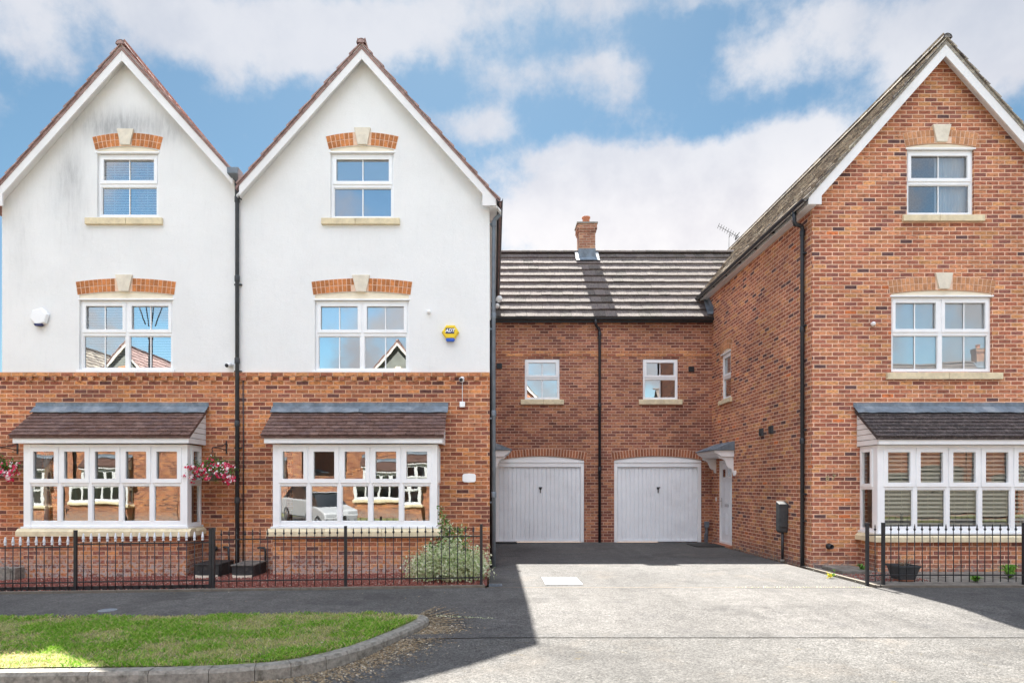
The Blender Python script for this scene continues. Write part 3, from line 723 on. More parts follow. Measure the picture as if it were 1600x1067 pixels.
def white_house(name, label, x0, x1, brick_x0, apex, eaves, winspec, board_left, board_right, bay_args, y1, notes):
    t = thing(name, label, 'house', ((x0 + x1) / 2, YF, 0)); T = Matrix.Translation((0, YF, 0))
    (ax_, az_) = apex; (lx, lz), (rx, rz) = eaves
    slope = 1.137; und = .16
    zl = az_ - und - slope * abs(ax_ - x0); zr_ = az_ - und - slope * abs(x1 - ax_)
    upper = MB(T); holes = []
    for wn_ in winspec: holes.append(opening(wn_['x0'], wn_['x1'], max(wn_['z0'], ZB + .012), wn_['head'][0], wn_['head'][1]))
    upper.holes([(x0, ZB), (x1, ZB), (x1, zr_), (ax_, az_ - und), (x0, zl)], holes, -.004, .11)
    s_ = MB(T)
    b = upper
    if notes.get('side'):      # right flank
        b.add([(x1, -.004, ZB), (x1, y1 - YF, ZB), (x1, y1 - YF, zr_), (x1, -.004, zr_)], [(0, 1, 2, 3)])
    b.add([(x0, -.004, ZB), (x0, y1 - YF, ZB), (x0, y1 - YF, zl), (x0, -.004, zl)], [(3, 2, 1, 0)])
    b.add([(x0, y1 - YF, -.3), (x1, y1 - YF, -.3), (x1, y1 - YF, zr_), (ax_, y1 - YF, az_ - und), (x0, y1 - YF, zl)], [(4, 3, 2, 1, 0)])
    b.add([(x0, -.004, ZB), (x1, -.004, ZB), (x1, .06, ZB), (x0, .06, ZB)], [(3, 2, 1, 0)])
    b.build('rendered_wall', M['render'], t)
    lo = MB(T); bx0, bx1 = bay_args['xa'] + .15, bay_args['xb'] - .15
    lo.holes([(brick_x0, -.3), (x1, -.3), (x1, ZB), (brick_x0, ZB)], [[(bx0, bay_args['z_sill'] + .02), (bx1, bay_args['z_sill'] + .02), (bx1, bay_args['z_top'] - .02), (bx0, bay_args['z_top'] - .02)]], 0, .1)
    if notes.get('side'): lo.add([(x1, 0, -.3), (x1, y1 - YF, -.3), (x1, y1 - YF, ZB), (x1, 0, ZB)], [(0, 1, 2, 3)])
    lo.add([(brick_x0, 0, -.3), (brick_x0, y1 - YF, -.3), (brick_x0, y1 - YF, ZB), (brick_x0, 0, ZB)], [(3, 2, 1, 0)])
    lo.add([(brick_x0, 0, ZB), (x0, 0, ZB), (x0, 3, ZB), (brick_x0, 3, ZB)], [(0, 1, 2, 3)]) if brick_x0 < x0 else None
    lo.build('brick_wall', M['brick_left'], t)
    corbel(MB(), brick_x0 + .01, x1 - .002, ZB, YF).build('dentil_course', M['brick_band'], t)
    for wn_ in winspec: window(t, T, **{k: v for k, v in wn_.items()})
    bay(t, roof=bay_args['roof'], xa=bay_args['xa'], xb=bay_args['xb'], z_sill=bay_args['z_sill'], z_top=bay_args['z_top'], zt=bay_args['zt'], brick_m='brick_left', tile_m='tile_bay', blind=bay_args.get('blind'))
    gable_roof(t, lx, lz, ax_, az_, rx, rz, YF - .24, y1, M['tile_pink'])
    for poly in (board_left, board_right):
        m_ = MB(); m_.xz(poly, YF - .2, YF - .168); m_.build('bargeboard', M['white_wood'], t, bev=.003)
    so = MB()     # soffit behind the boards
    for (ex, ez) in ((lx, lz), (rx, rz)):
        d = math.copysign(1, ex - ax_); p = [(ax_, az_ - und - .06), (ex, az_ - und - .06 - slope * abs(ex - ax_))]
        so.prism([(p[0][0], YF - .166, p[0][1]), (p[1][0], YF - .166, p[1][1]), (p[1][0], YF - .166, p[1][1] + .03), (p[0][0], YF - .166, p[0][1] + .03)], (0, .16, 0))
    so.build('soffit', M['white_wood'], t)
    rooms(t, x0, x1, (.02, 2.72, 5.2), YF + 4)
    return t

# ------------------------------------------------------------------ the setting: ground, road, drive
def sheet(name, x0, x1, y0, y1, dz, m, step=.25, zf=zg, cut=None):
    nx, ny = max(1, int((x1 - x0) / step)), max(1, int((y1 - y0) / step)); mb = MB()
    v = [(x0 + (x1 - x0) * i / nx, y0 + (y1 - y0) * j / ny) for j in range(ny + 1) for i in range(nx + 1)]
    mb.add([(x, y, zf(x, y) + dz) for x, y in v], [(j * (nx + 1) + i, j * (nx + 1) + i + 1, (j + 1) * (nx + 1) + i + 1, (j + 1) * (nx + 1) + i) for j in range(ny) for i in range(nx)], 0, True)
    return struct(mb.build(name, m))
YP = 9.82
g_ = MB(); g_.add([(-400, -400, -.5), (400, -400, -.5), (400, 400, -.5), (-400, 400, -.5)], [(0, 1, 2, 3)]); struct(g_.build('ground', M['soil']))
sheet('road', -40, 40, -6.5, 6.83, 0, M['asph_road'], .4)
sheet('pavement', -40, 40, 7.02, YP - .05, 0, M['asph_path'], .3)
sheet('dropped_kerb', -1.02, 5.6, 6.835, 7.015, .006, M['asph'], .1)
sheet('kerb_line', 5.6, 40, 6.835, 7.015, .006, M['asph'], .18)
sheet('driveway', XL + .0, 5.70, YP, YB, 0, M['asph'], .3)
sheet('driveway_edging', -.1, 5.72, YP - .045, YP - .005, .003, M['edging'], .05)
sheet('gravel_bed', -14, -.1, YP + .06, YF + .3, .015, M['gravel_base'], .25)
sheet('side_bed', 5.76, 14, YP + .06, YF + .3, .02, M['slab'], .25)
def edging(name, pts, w_, z0, z1):
    mb = MB()
    for (xa, ya), (xb, yb) in zip(pts[:-1], pts[1:]):
        n = max(1, int(math.hypot(xb - xa, yb - ya) / .9))
        for i in range(n):
            a = Vector((xa + (xb - xa) * i / n, ya + (yb - ya) * i / n, 0)); b = Vector((xa + (xb - xa) * (i + .995) / n, ya + (yb - ya) * (i + .995) / n, 0))
            d = (b - a).normalized(); nn = Vector((-d.y, d.x, 0)) * w_; za, zb = zg(a.x, a.y), zg(b.x, b.y)
            v = [(p.x, p.y, z + q) for (p, q) in ((a, za), (b, zb), (b + nn, zb), (a + nn, za)) for z in (z0,)] + [(p.x, p.y, z1 + q + rnd(-.003, .003)) for (p, q) in ((a, za), (b, zb), (b + nn, zb), (a + nn, za))]
            mb.add(v, [(0, 3, 2, 1), (4, 5, 6, 7), (0, 1, 5, 4), (1, 2, 6, 5), (2, 3, 7, 6), (3, 0, 4, 7)])
    return struct(mb.build(name, M['edging'], None, bev=.004))
edging('path_edging', [(-14, YP - .03), (-.12, YP - .03)], .06, -.08, .035)
edging('drive_edging', [(5.76, YF), (5.76, YP - .02)], .05, -.08, .030)
edging('front_edging', [(5.83, YP - .02), (13, YP - .02)], .05, -.08, .030)
# far side of the street
sheet('far_pavement', -40, 40, -8.6, -6.5, .02, M['asph'], .5)
sheet('far_garden', -40, 40, -12.2, -8.6, .01, M['turf'], .6)

# the grass verge with its curved kerb
KP = [(-14, 5.44), (-9, 5.47), (-4.2, 5.50), (-2.9, 5.50), (-2.15, 5.56), (-1.68, 5.74), (-1.30, 6.18), (-1.03, 6.72), (-.84, 7.20), (-.76, 7.52), (-.84, 7.72), (-1.03, 7.82)]
def smooth_path(P, n=5):
    out_ = []
    for i in range(len(P) - 1):
        p0, p1, p2, p3 = [Vector((*P[max(0, min(len(P) - 1, i + k))], 0)) for k in (-1, 0, 1, 2)]
        for j in range(n):
            t = j / n; out_.append(.5 * ((2 * p1) + (p2 - p0) * t + (2 * p0 - 5 * p1 + 4 * p2 - p3) * t * t + (3 * p1 - p0 - 3 * p2 + p3) * t ** 3))
    return out_ + [Vector((*P[-1], 0))]
kp = smooth_path(KP)
def gtop(x, y): return g0(max(x, -14)) + .015
mb = MB(); run = 0
inner = []
for i, p in enumerate(kp):
    d = (kp[min(i + 1, len(kp) - 1)] - kp[max(i - 1, 0)]).normalized(); inner.append(p + Vector((-d.y, d.x, 0)) * .115)
for i in range(len(kp) - 1):
    a, b, c, d = kp[i], kp[i + 1], inner[i + 1], inner[i]; L = (b - a).length
    n = max(1, int(round(L / .9))) if L > 1.2 else 1
    for k in range(n):
        e = .006 / L if (n > 1 or i % 3 == 2) else 0
        q = [a.lerp(b, k / n), a.lerp(b, (k + 1) / n - e), d.lerp(c, (k + 1) / n - e), d.lerp(c, k / n)]
        j = rnd(-.003, .003) if i % 3 == 0 else 0; top = []
        for m_, pt in enumerate(q): top.append((pt.x, pt.y, gtop(pt.x, pt.y) + j - (.018 if m_ < 2 else 0)))
        dr = [(q[0] - q[3]).normalized() * .018, (q[1] - q[2]).normalized() * .018]
        v = [(pt.x, pt.y, -.5) for pt in (q[0] + dr[0], q[1] + dr[1], q[2], q[3])] + [(q[0].x + dr[0].x, q[0].y + dr[0].y, top[0][2] - .012), (q[1].x + dr[1].x, q[1].y + dr[1].y, top[1][2] - .012), top[2], top[3], (q[0].x, q[0].y, top[0][2] + .016), (q[1].x, q[1].y, top[1][2] + .016)]
        mb.add(v, [(0, 1, 5, 4), (4, 5, 9, 8), (8, 9, 6, 7), (2, 3, 7, 6), (1, 2, 6, 9, 5), (3, 0, 4, 8, 7)])
struct(mb.build('kerb', M['concrete']))
poly = [(p.x, p.y) for p in inner] + [(-1.25, 7.85), (-2.6, 7.84), (-5, 7.86), (-9, 7.88), (-14, 7.9)]
def inside(x, y, P=poly):
    c = False; n = len(P); j = n - 1
    for i in range(n):
        if (P[i][1] > y) != (P[j][1] > y) and x < (P[j][0] - P[i][0]) * (y - P[i][1]) / (P[j][1] - P[i][1]) + P[i][0]: c = not c
        j = i
    return c
def vz(x, y): return gtop(x, y) + .012 * math.sin(x * 2.1) * math.sin(y * 3.3)
tp = tessellate_polygon([[Vector((x, y, 0)) for x, y in poly]])
mb = MB(); mb.add([(x, y, gtop(x, y) - .004) for x, y in poly], [tuple(t) for t in tp]); 
me_o = mb.build('verge', M['turf']); struct(me_o)
mb = MB(); x = -9.6
step = .12
pts = {}
for i in range(int(9.6 / step)):
    for j in range(int(2.5 / step)):
        xx, yy = -9.6 + i * step, 5.5 + j * step
        if all(inside(xx + a * step, yy + b * step) for a in (0, 1) for b in (0, 1)):
            q = []
            for a, b in ((0, 0), (1, 0), (1, 1), (0, 1)):
                k = (i + a, j + b)
                if k not in pts:
                    pts[k] = len(mb.V); mb.V.append((xx + a * step, yy + b * step, vz(xx + a * step, yy + b * step) + .006))
                q.append(pts[k])
            mb.F.append(q); mb.I.append(0); mb.S.append(True)
struct(mb.build('verge_turf', M['turf']))

def from_arrays(name, V, Fc, m, kind='stuff', mi=None, sm=False):
    me = bpy.data.meshes.new(name); V = np.asarray(V, float); Fc = np.asarray(Fc, np.int32); nf, k = Fc.shape
    me.vertices.add(len(V)); me.vertices.foreach_set('co', V.ravel()); me.loops.add(nf * k); me.loops.foreach_set('vertex_index', Fc.ravel())
    me.polygons.add(nf); me.polygons.foreach_set('loop_start', np.arange(0, nf * k, k, dtype=np.int32)); me.polygons.foreach_set('loop_total', np.full(nf, k, np.int32))
    for x in (m if isinstance(m, (list, tuple)) else [m]): me.materials.append(x)
    if mi is not None: me.polygons.foreach_set('material_index', np.asarray(mi, np.int32))
    me.update(calc_edges=True); me.validate()
    o = bpy.data.objects.new(name, me); COL.objects.link(o)
    if kind: o['kind'] = kind
    return o
def value_noise(x, y, s, seed=0):
    r = np.random.default_rng(seed).random((64, 64)); xi, yi = x * s, y * s
    a, b = np.floor(xi).astype(int), np.floor(yi).astype(int); u, v = xi - a, yi - b; u = u * u * (3 - 2 * u); v = v * v * (3 - 2 * v)
    R = lambda i, j: r[i % 64, j % 64]
    return (R(a, b) * (1 - u) + R(a + 1, b) * u) * (1 - v) + (R(a, b + 1) * (1 - u) + R(a + 1, b + 1) * u) * v

def grass_blades(n):
    X = RNG.uniform(-8.2, -.75, n); Y = RNG.uniform(5.45, 7.9, n)
    ok = np.array([inside(a, b) for a, b in zip(X, Y)]); X, Y = X[ok], Y[ok]
    dn = .6 * value_noise(X, Y, 2.2, 3) + .4 * value_noise(X, Y, 6.0, 4); keep = RNG.random(len(X)) < np.clip((dn - .32) * 4.2, .45, 1); X, Y, dn = X[keep], Y[keep], dn[keep]
    n = len(X); H = RNG.uniform(.014, .044, n) * (.55 + 1.0 * dn); A = RNG.uniform(0, 2 * PI, n); wd = RNG.uniform(.002, .0042, n); ln = RNG.uniform(.2, 1.2, n) * H; LA = RNG.uniform(0, 2 * PI, n)
    Z = np.array([vz(a, b) for a, b in zip(X, Y)])
    V = np.empty((n, 4, 3)); cx, sx = np.cos(A) * wd, np.sin(A) * wd
    V[:, 0] = np.stack([X - cx, Y - sx, Z], 1); V[:, 1] = np.stack([X + cx, Y + sx, Z], 1)
    mx, my = X + np.cos(LA) * ln * .35, Y + np.sin(LA) * ln * .35
    V[:, 2] = np.stack([mx + cx * .8, my + sx * .8, Z + H * .65], 1); V[:, 3] = np.stack([X + np.cos(LA) * ln, Y + np.sin(LA) * ln, Z + H], 1)
    return from_arrays('grass', V.reshape(-1, 3), np.arange(n * 4).reshape(n, 4), [M['grass'], M['grass_dry']], mi=(RNG.random(n) > np.clip((dn - .26) * 3.8, .10, .92)).astype(int))
grass_blades(150000)

def flakes(name, X, Y, Z, size, m, tilt=.5, curl=.3):
    n = len(X); A = RNG.uniform(0, 2 * PI, n); S = RNG.uniform(*size, n); asp = RNG.uniform(.45, .8, n)
    u = np.stack([np.cos(A), np.sin(A), RNG.uniform(-tilt, tilt, n) * .6], 1) * S[:, None]; v = np.stack([-np.sin(A), np.cos(A), RNG.uniform(-tilt, tilt, n) * .6], 1) * (S * asp)[:, None]
    C = np.stack([X, Y, Z + S * .12], 1); up = np.array([0, 0, 1.]) * (S * curl)[:, None]
    V = np.stack([C - u, C - v * .8 + up * .3, C + u + up * .5, C + v * .8 + up * .3], 1)
    return V.reshape(-1, 3), np.arange(n * 4).reshape(n, 4)
# dry leaves and grit lying outside the kerb
tt = RNG.random(13000); seg = [(kp[i], kp[min(i + 1, len(kp) - 1)]) for i in range(18, len(kp) - 3)]
X, Y = [], []
for t in tt:
    a, b = seg[int(t * len(seg)) % len(seg)]; d = (b - a).normalized(); q = a.lerp(b, random.random()) - Vector((-d.y, d.x, 0)) * (.03 + abs(random.gauss(0, .20)))
    if q.x < .6: X.append(q.x); Y.append(q.y)
X, Y = np.array(X), np.array(Y); V, Fc = flakes('', X, Y, np.array([zg(a, b) for a, b in zip(X, Y)]), (.005, .021), None)
from_arrays('leaf_litter', V, Fc, M['litter'])
n = 420; X = RNG.uniform(-8, -1.0, n); Y = RNG.uniform(5.5, 7.8, n); ok = np.array([inside(a, b) for a, b in zip(X, Y)]); X, Y = X[ok], Y[ok]
V, Fc = flakes('', X, Y, np.array([vz(a, b) + .016 for a, b in zip(X, Y)]), (.006, .020), None); from_arrays('fallen_leaves', V, Fc, M['litter'])
n = 160; X = RNG.uniform(-8, -.3, n); Y = np.concatenate([RNG.uniform(7.9, 9.7, n // 2), RNG.uniform(7.86, 7.98, n - n // 2)])
V, Fc = flakes('', X, Y, np.array([zg(a, b) for a, b in zip(X, Y)]), (.005, .016), None); from_arrays('path_leaves', V, Fc, M['litter'])
# red gravel
def pebbles(name, n, x0, x1, y0, y1, size, dz):
    X = RNG.uniform(x0, x1, n); Y = RNG.uniform(y0, y1, n); S = RNG.uniform(*size, n)
    Z = np.array([zg(a, b) for a, b in zip(X, Y)]) + dz; o6 = np.array([(1, 0, 0), (0, 1, 0), (-1, 0, 0), (0, -1, 0), (0, 0, .7), (0, 0, -.7)])
    A = RNG.uniform(0, 2 * PI, n); V = np.empty((n, 6, 3)); sc_ = RNG.uniform(.6, 1.2, (n, 1, 3)); P = o6[None] * sc_ * S[:, None, None]
    V[..., 0] = P[..., 0] * np.cos(A)[:, None] - P[..., 1] * np.sin(A)[:, None] + X[:, None]; V[..., 1] = P[..., 0] * np.sin(A)[:, None] + P[..., 1] * np.cos(A)[:, None] + Y[:, None]
    V[..., 2] = P[..., 2] + Z[:, None] + S[:, None] * .3
    t8 = np.array([(0, 1, 4), (1, 2, 4), (2, 3, 4), (3, 0, 4), (1, 0, 5), (2, 1, 5), (3, 2, 5), (0, 3, 5)])
    return from_arrays(name, V.reshape(-1, 3), (t8[None] + (np.arange(n) * 6)[:, None, None]).reshape(-1, 3), M['pebble'])
pebbles('red_gravel', 16000, -9.6, -.12, YP + .08, YF, (.007, .017), .018)
pebbles('side_gravel', 1100, 5.85, 6.9, YP + .45, YF - .7, (.006, .015), .022)

# ------------------------------------------------------------------ the white houses
def W_(px0, px1, py0, py1, cols, pyt, head, key, arch_px, sill=None, blind=None, ysill=False):
    d = dict(x0=fx(px0), x1=fx(px1), z0=fz(py1), z1=fz(py0), cols=cols, zt=fz(pyt), head=(fz(head[0]), fz(head[1]) - fz(head[0])), key=(fx(key[0]), fx(key[1]), fz(key[3]), fz(key[2])))
    d['arch'] = arch_px or ('arch_brick', 'mortar')
    if sill: d['sill'] = (fx(sill[0]), fx(sill[1]), fz(sill[3]), fz(sill[2]))
    if blind: d['blind'] = blind
    if ysill: d['ysill'] = True
    return d
SL = 1.137
def board(ax, zt, zb, xe, kneel=None, sgn=1, slb=1.115):
    """bargeboard outline from the apex down to xe, with a squared foot if kneel=(x_inner,z_bottom)"""
    top = [(ax, zb), (ax, zt), (xe, zt - SL * abs(xe - ax))]
    if kneel: xi, zk = kneel; return top + [(xe, zk), (xi, zk), (xi, zb - slb * abs(xi - ax))]
    return top + [(xe, zb - slb * abs(xe - ax))]
AX, BX = -6.722, -2.384
left_house = white_house('gabled_house', 'white gable house with dark smudges round its attic window and a white alarm box', -9.03, XM, -9.75, (AX, 9.545), ((-9.24, 9.545 - SL * 2.518), (-4.70, 9.545 - SL * 2.022)),
    [W_(124, 270, 469, 579, 2, 521, (461, 456), (182, 208, 430, 456), None, blind='blind', ysill=True),
     W_(152, 247.5, 240, 339, 1, 288, (235, 229), (184.5, 210, 203, 228), None, sill=(135, 255, 341, 352), blind='blind')],
    board(AX, 9.49, 9.20, -9.12, (-8.88, 6.58)), board(AX, 9.49, 9.20, -4.715),
    dict(roof=(-8.39, -5.25, 2.413, 3.046, 2.258), xa=-8.229, xb=-5.359, z_sill=.811, z_top=2.246, zt=1.55, blind=None), 22.5, {})
mid_house = white_house('gabled_house', 'clean white gable house between two downpipes, with a yellow alarm box', XM, XL, XM, (BX, 9.57), ((-4.66, 9.57 - SL * 2.276), (.139, 9.57 - SL * 2.523)),
    [W_(492, 639, 469.5, 580, 2, 521.5, (461, 456), (551, 578, 430.5, 456.5), None, blind=('roller', .5), ysill=True),
     W_(516.5, 615.5, 239.5, 341.5, 1, 289, (234, 228), (554, 579.5, 201, 227.5), None, sill=(503, 625, 341.5, 352), blind=('roller_cream', .5))],
    board(BX, 9.52, 9.23, -4.60), board(BX, 9.52, 9.23, .046, (-.20, 6.58)),
    dict(roof=(-4.03, -.85, 2.413, 3.046, 2.258), xa=-8.229 + 4.365, xb=-5.359 + 4.375, z_sill=.811, z_top=2.246, zt=1.55, blind=None), 22.5, dict(side=True))
# lower light of the middle attic window has a blue blind behind it
T0 = Matrix.Translation((0, YF, 0))
b_ = MB(T0); b_.box(fx(520), fx(612), .14, .145, fz(337), fz(292)); b_.build('blind', M['roller_blue'], [o for o in mid_house.children if o.name.startswith('window')][1])
# eaves on the drive side of the middle house
mb = MB(); mb.box(XL + .003, .045, YF - .165, 22.4, 6.56, 6.575); mb.box(.047, .062, YF - .165, 22.4, 6.55, 6.70); mb.build('eaves_box', M['white_wood'], mid_house)
mb = MB(); gutter_run(mb, (.115, YF - .24, 6.69), (.115, 22.4, 6.67)); mb.build('gutter', M['black'], mid_house)
mb = MB(); gutter_run(mb, (-9.27, YF - .24, 6.66), (-9.27, 22.4, 6.66)); mb.build('gutter', M['black'], left_house)
# hopper and downpipe between the white houses
yp = YF - .055
mb = MB(); mb.add([(-4.785, 11.70, 7.23), (-4.575, 11.70, 7.23), (-4.575, 11.93, 7.23), (-4.785, 11.93, 7.23), (-4.775, 11.70, 7.12), (-4.585, 11.70, 7.12), (-4.585, 11.93, 7.12), (-4.775, 11.93, 7.12), (-4.72, 11.86, 7.05), (-4.64, 11.86, 7.05), (-4.64, 11.93, 7.05), (-4.72, 11.93, 7.05)],
    [(3, 2, 1, 0), (0, 1, 5, 4), (1, 2, 6, 5), (2, 3, 7, 6), (3, 0, 4, 7), (4, 5, 9, 8), (5, 6, 10, 9), (6, 7, 11, 10), (7, 4, 8, 11), (8, 9, 10, 11)])
mb.build('hopper', M['grey_pipe'], left_house, bev=.006)
mb = MB(); xs = -4.69
mb.tube([(xs + .01, 11.89, 7.06), (xs + .01, 11.90, 6.9), (xs, yp, 6.75), (xs, yp, -.06)], .035, 12)
for z in (6.7, 5.25, 3.75, 2.6, 1.2): sockets(mb, xs, yp, z)
mb.build('downpipe', M['dark_grey'], left_house)
for z in (5.19, 3.60, 2.2): mb = MB(); mb.box(xs - .06, xs + .075, yp + .01, YF - .002, z, z + .025); mb.build('pipe_clip', M['black'], left_house)
mb = MB(); mb.tube([(xs + .02, yp - .03, 6.98), (xs + .03, yp - .04, 6.86), (xs + .06, yp - .05, 6.76), (xs + .10, yp - .04, 6.73)], .012, 6); mb.build('loose_strap', M['black'], left_house)
mb = MB(); mb.tube([(xs + .095, YF - .02, 3.55), (xs + .10, YF - .02, 2.2), (xs + .095, YF - .02, .1)], .011, 6); mb.build('cable', M['black'], mid_house)
# corner downpipe
mb = MB(); xc = .005; yc = YF + .07
mb.tube([(.115, yc, 6.64), (.112, yc, 6.52), (.03, yc, 6.44), (xc, yc, 6.38), (xc, yc, -.02)], .037, 12)
for z in (6.3, 4.6, 2.8, 1.3): sockets(mb, xc, yc, z)
for z in (6.33, 4.4, 2.75, 1.2): mb.box(XL + .001, xc - .02, yc - .015, yc + .015, z, z + .03)
mb.build('downpipe', M['grey_pipe'], mid_house)
mb = MB(); mb.tube([(XL + .03, YF + .16, 4.6), (XL + .03, YF + .16, -.02)], .028, 10); mb.build('soil_pipe', M['black'], mid_house)

# ------------------------------------------------------------------ garages between the houses
link = thing('garage_block', 'two garages under one tiled roof with a brick chimney, between the gabled houses', 'garage block', (2.9, YB, 0))
TB = Matrix.Translation((0, YB, 0))
BXf = lambda p: fx(p, YB); BZf = lambda p: fz(p, YB)
gd = [(BXf(774), BXf(913)), (BXf(959.5), BXf(1096.5))]
wl = [(BXf(820), BXf(874.3)), (BXf(1004.5), BXf(1059))]
hs_ = [opening(a, b, -.2, BZf(719), BZf(712.5) - BZf(719)) for a, b in gd]
hs_ = [[(q[0][0], -.05), (q[1][0], -.05)] + q[2:] for q in hs_]
hs_ += [[(a, BZf(624.3)), (b, BZf(624.3)), (b, BZf(561)), (a, BZf(561))] for a, b in wl]
mb = MB(TB); ZE = 5.93
mb.holes([(XL, -.3), (XR, -.3), (XR, ZE), (XL, ZE)], hs_, 0, .1)
mb.build('brick_wall', M['brick_link'], link)
mb = MB(TB); mb.box(XL + .01, XR - .01, 5.2, 5.3, -.3, ZE); mb.build('back_wall', M['brick_link'], link)
mb = MB(TB); mb.box(XL + .03, 2.83, .25, 5.1, 2.7, 2.9); mb.box(2.9, XR - .03, .25, 5.1, 2.7, 2.9); mb.box(XL + .03, XR - .03, 3.0, 3.1, 2.91, 5.9); mb.build('inner_wall', M['inner'], link)
mb = MB(TB); mb.box(XL + .002, XR - .002, -.007, -.0005, 4.975, 5.125)
x = XL + .08
while x < XR - .15: mb.box(x, x + .105, -.016, -.0075, 4.98, 5.05); x += .225
mb.build('brick_band', M['brick_band'], link)
YR, ZR = 20.1, 8.71; ze, ye = 6.005, YB - .16
for (a, b) in gd:
    d = MB(TB); zt_, zl = BZf(722.5), BZf(729.5); jw = .095
    d.box(a + .005, a + jw, .03, .12, .0, zt_ - .002); d.box(b - jw, b - .005, .03, .12, .0, zt_ - .002)
    d.box(a + jw + .001, b - jw - .001, .03, .12, zl + .0, zt_ - .002); d.box(a + .002, b - .002, .012, .09, zt_, zt_ + .03)
    d.xz([(a + .004, zt_ + .031), (b - .004, zt_ + .031)] + arc_pts(a + .004, b - .004, BZf(719), BZf(713) - BZf(719)), .022, .06)
    o = d.build('garage_door', M['white'], link, bev=.004)
    p = MB(TB); la, lb = a + jw + .012, b - jw - .012; n = 19; wv = (lb - la) / n
    for i in range(n):
        x0 = la + i * wv; q = [(x0 + .002, .085), (x0 + .013, .070), (x0 + wv - .013, .070), (x0 + wv - .002, .085)]
        p.prism([(xx, yy, .02) for xx, yy in q], (0, 0, zl - .035), 0)
    p.box(la - .01, lb + .01, .087, .10, .015, zl - .01)
    p.box(la - .002, lb + .002, .055, .085, .012, .06)
    p.build('door_leaf', M['door_white'], o, bev=.002)
    h = MB(TB); hx = (a + b) / 2 + .02; hz = BZf(763)
    h.lathe((hx, .066, hz), [(.034, 0), (.034, -.010), (.022, -.014), (.012, -.035), (.012, -.045)], 14, 'y'); h.box(hx - .048, hx + .048, .010, .026, hz + .012, hz + .040); h.box(hx - .012, hx + .014, .055, .066, hz - .12, hz - .035)
    h.build('handle', M['black'], o, bev=.003)
    arch_part(o, TB, a - .05 if a > 3 else a + .14, b + .05, BZf(718.5), BZf(712.5) - BZf(718.5), rows=1, h=.205, mats=('arch_link', 'mortar'), proud=.006)
for k, (a, b) in enumerate(wl):
    window(link, TB, a, b, BZf(624.3), BZf(561), 1, BZf(591), sill=((BXf(813.5), BXf(880.7)) if k == 0 else (BXf(998), BXf(1065.5))) + (BZf(632), BZf(624)), blind=('roller_cream', .45) if k == 0 else None, recess=.02)
for px, py in ((780, 572), (1080, 577)):
    mb = MB(TB); x, z = BXf(px), BZf(py); mb.box(x - .075, x + .075, -.03, 0, z - .075, z + .075)
    for i in range(4): mb.box(x - .06, x + .06, -.045, -.031, z - .058 + i * .032, z - .040 + i * .032)
    mb.build('vent', M['black'], link, bev=.003)
# roof
mb = MB()
L = math.hypot(YR - ye, ZR - ze); dv = Vector((0, (YR - ye) / L, (ZR - ze) / L)); nrm = Vector((0, -dv.z, dv.y))
x0, x1 = .05, 7.4
mb.prism([(x0, ye + .05, ze - .03), (x0, YR, ZR - .04), (x0, YR + (YR - ye), ze), (x0, YR + (YR - ye), ze - .1), (x0, YR, ZR - .15), (x0, ye + .05, ze - .1)], (x1 - x0, 0, 0))
rs = 5.74
def clipr(q): return q.x > rs + (q.z - 6.62) / 1.139 + .15 and q.z > 6.6 or (q.x > XR + .02 and q.z < 6.7)
tiles(mb, Vector((x0 - .06, ye, ze)) - nrm * .05, (1, 0, 0), dv, 26, 10, L / 10, .30, thick=.042, lap=.05, jit=.006, clip=clipr)
x = x0
while x < 7.2:
    v = []; s = 8; 
    for xx, r_ in ((x, .12), (x + .43, .112)):
        for j in range(s + 1):
            a = PI * j / s; v.append((xx, YR + math.cos(a) * r_, ZR - .06 + math.sin(a) * r_ * .85))
    mb.add(v, [(j, s + 1 + j, s + 2 + j, j + 1) for j in range(s)]); x += .42
mb.build('roof', M['tile_link'], link)
mb = MB(); gutter_run(mb, (-.02, ye - .03, 5.965), (XR - .02, ye - .03, 5.955), r=.055); mb.build('gutter', M['black'], link)
mb = MB(); mb.box(XL + .004, XR - .004, YB - .10, YB - .08, 5.86, 5.99); mb.box(XL + .004, XR - .004, YB - .078, YB - .001, 5.875, 5.89); mb.build('fascia', M['black'], link)
mb = MB(); xd = BXf(936.5); yd = YB - .05
mb.tube([(xd - .13, ye - .03, 5.93), (xd - .13, ye - .03, 5.83), (xd - .11, ye + .02, 5.77), (xd - .02, yd - .02, 5.70), (xd, yd, 5.62), (xd, yd, .0)], .036, 12)
for z in (5.5, 3.6, 1.9): sockets(mb, xd, yd, z)
for z in (5.45, 3.55, 1.85, .7): mb.box(xd - .055, xd + .055, yd + .01, YB - .001, z, z + .03)
mb.build('downpipe', M['black'], link)
mb = MB(); mb.add([(XR - .16, ye + .0, 6.07), (XR - .01, ye + .0, 6.07), (XR - .01, ye + .6, 6.66), (XR - .10, ye + .6, 6.66), (XR - .01, ye + .0, 6.27), (XR - .01, ye + .6, 6.86)], [(0, 1, 2, 3), (1, 4, 5, 2)]); mb.build('valley_flashing', M['lead'], link)
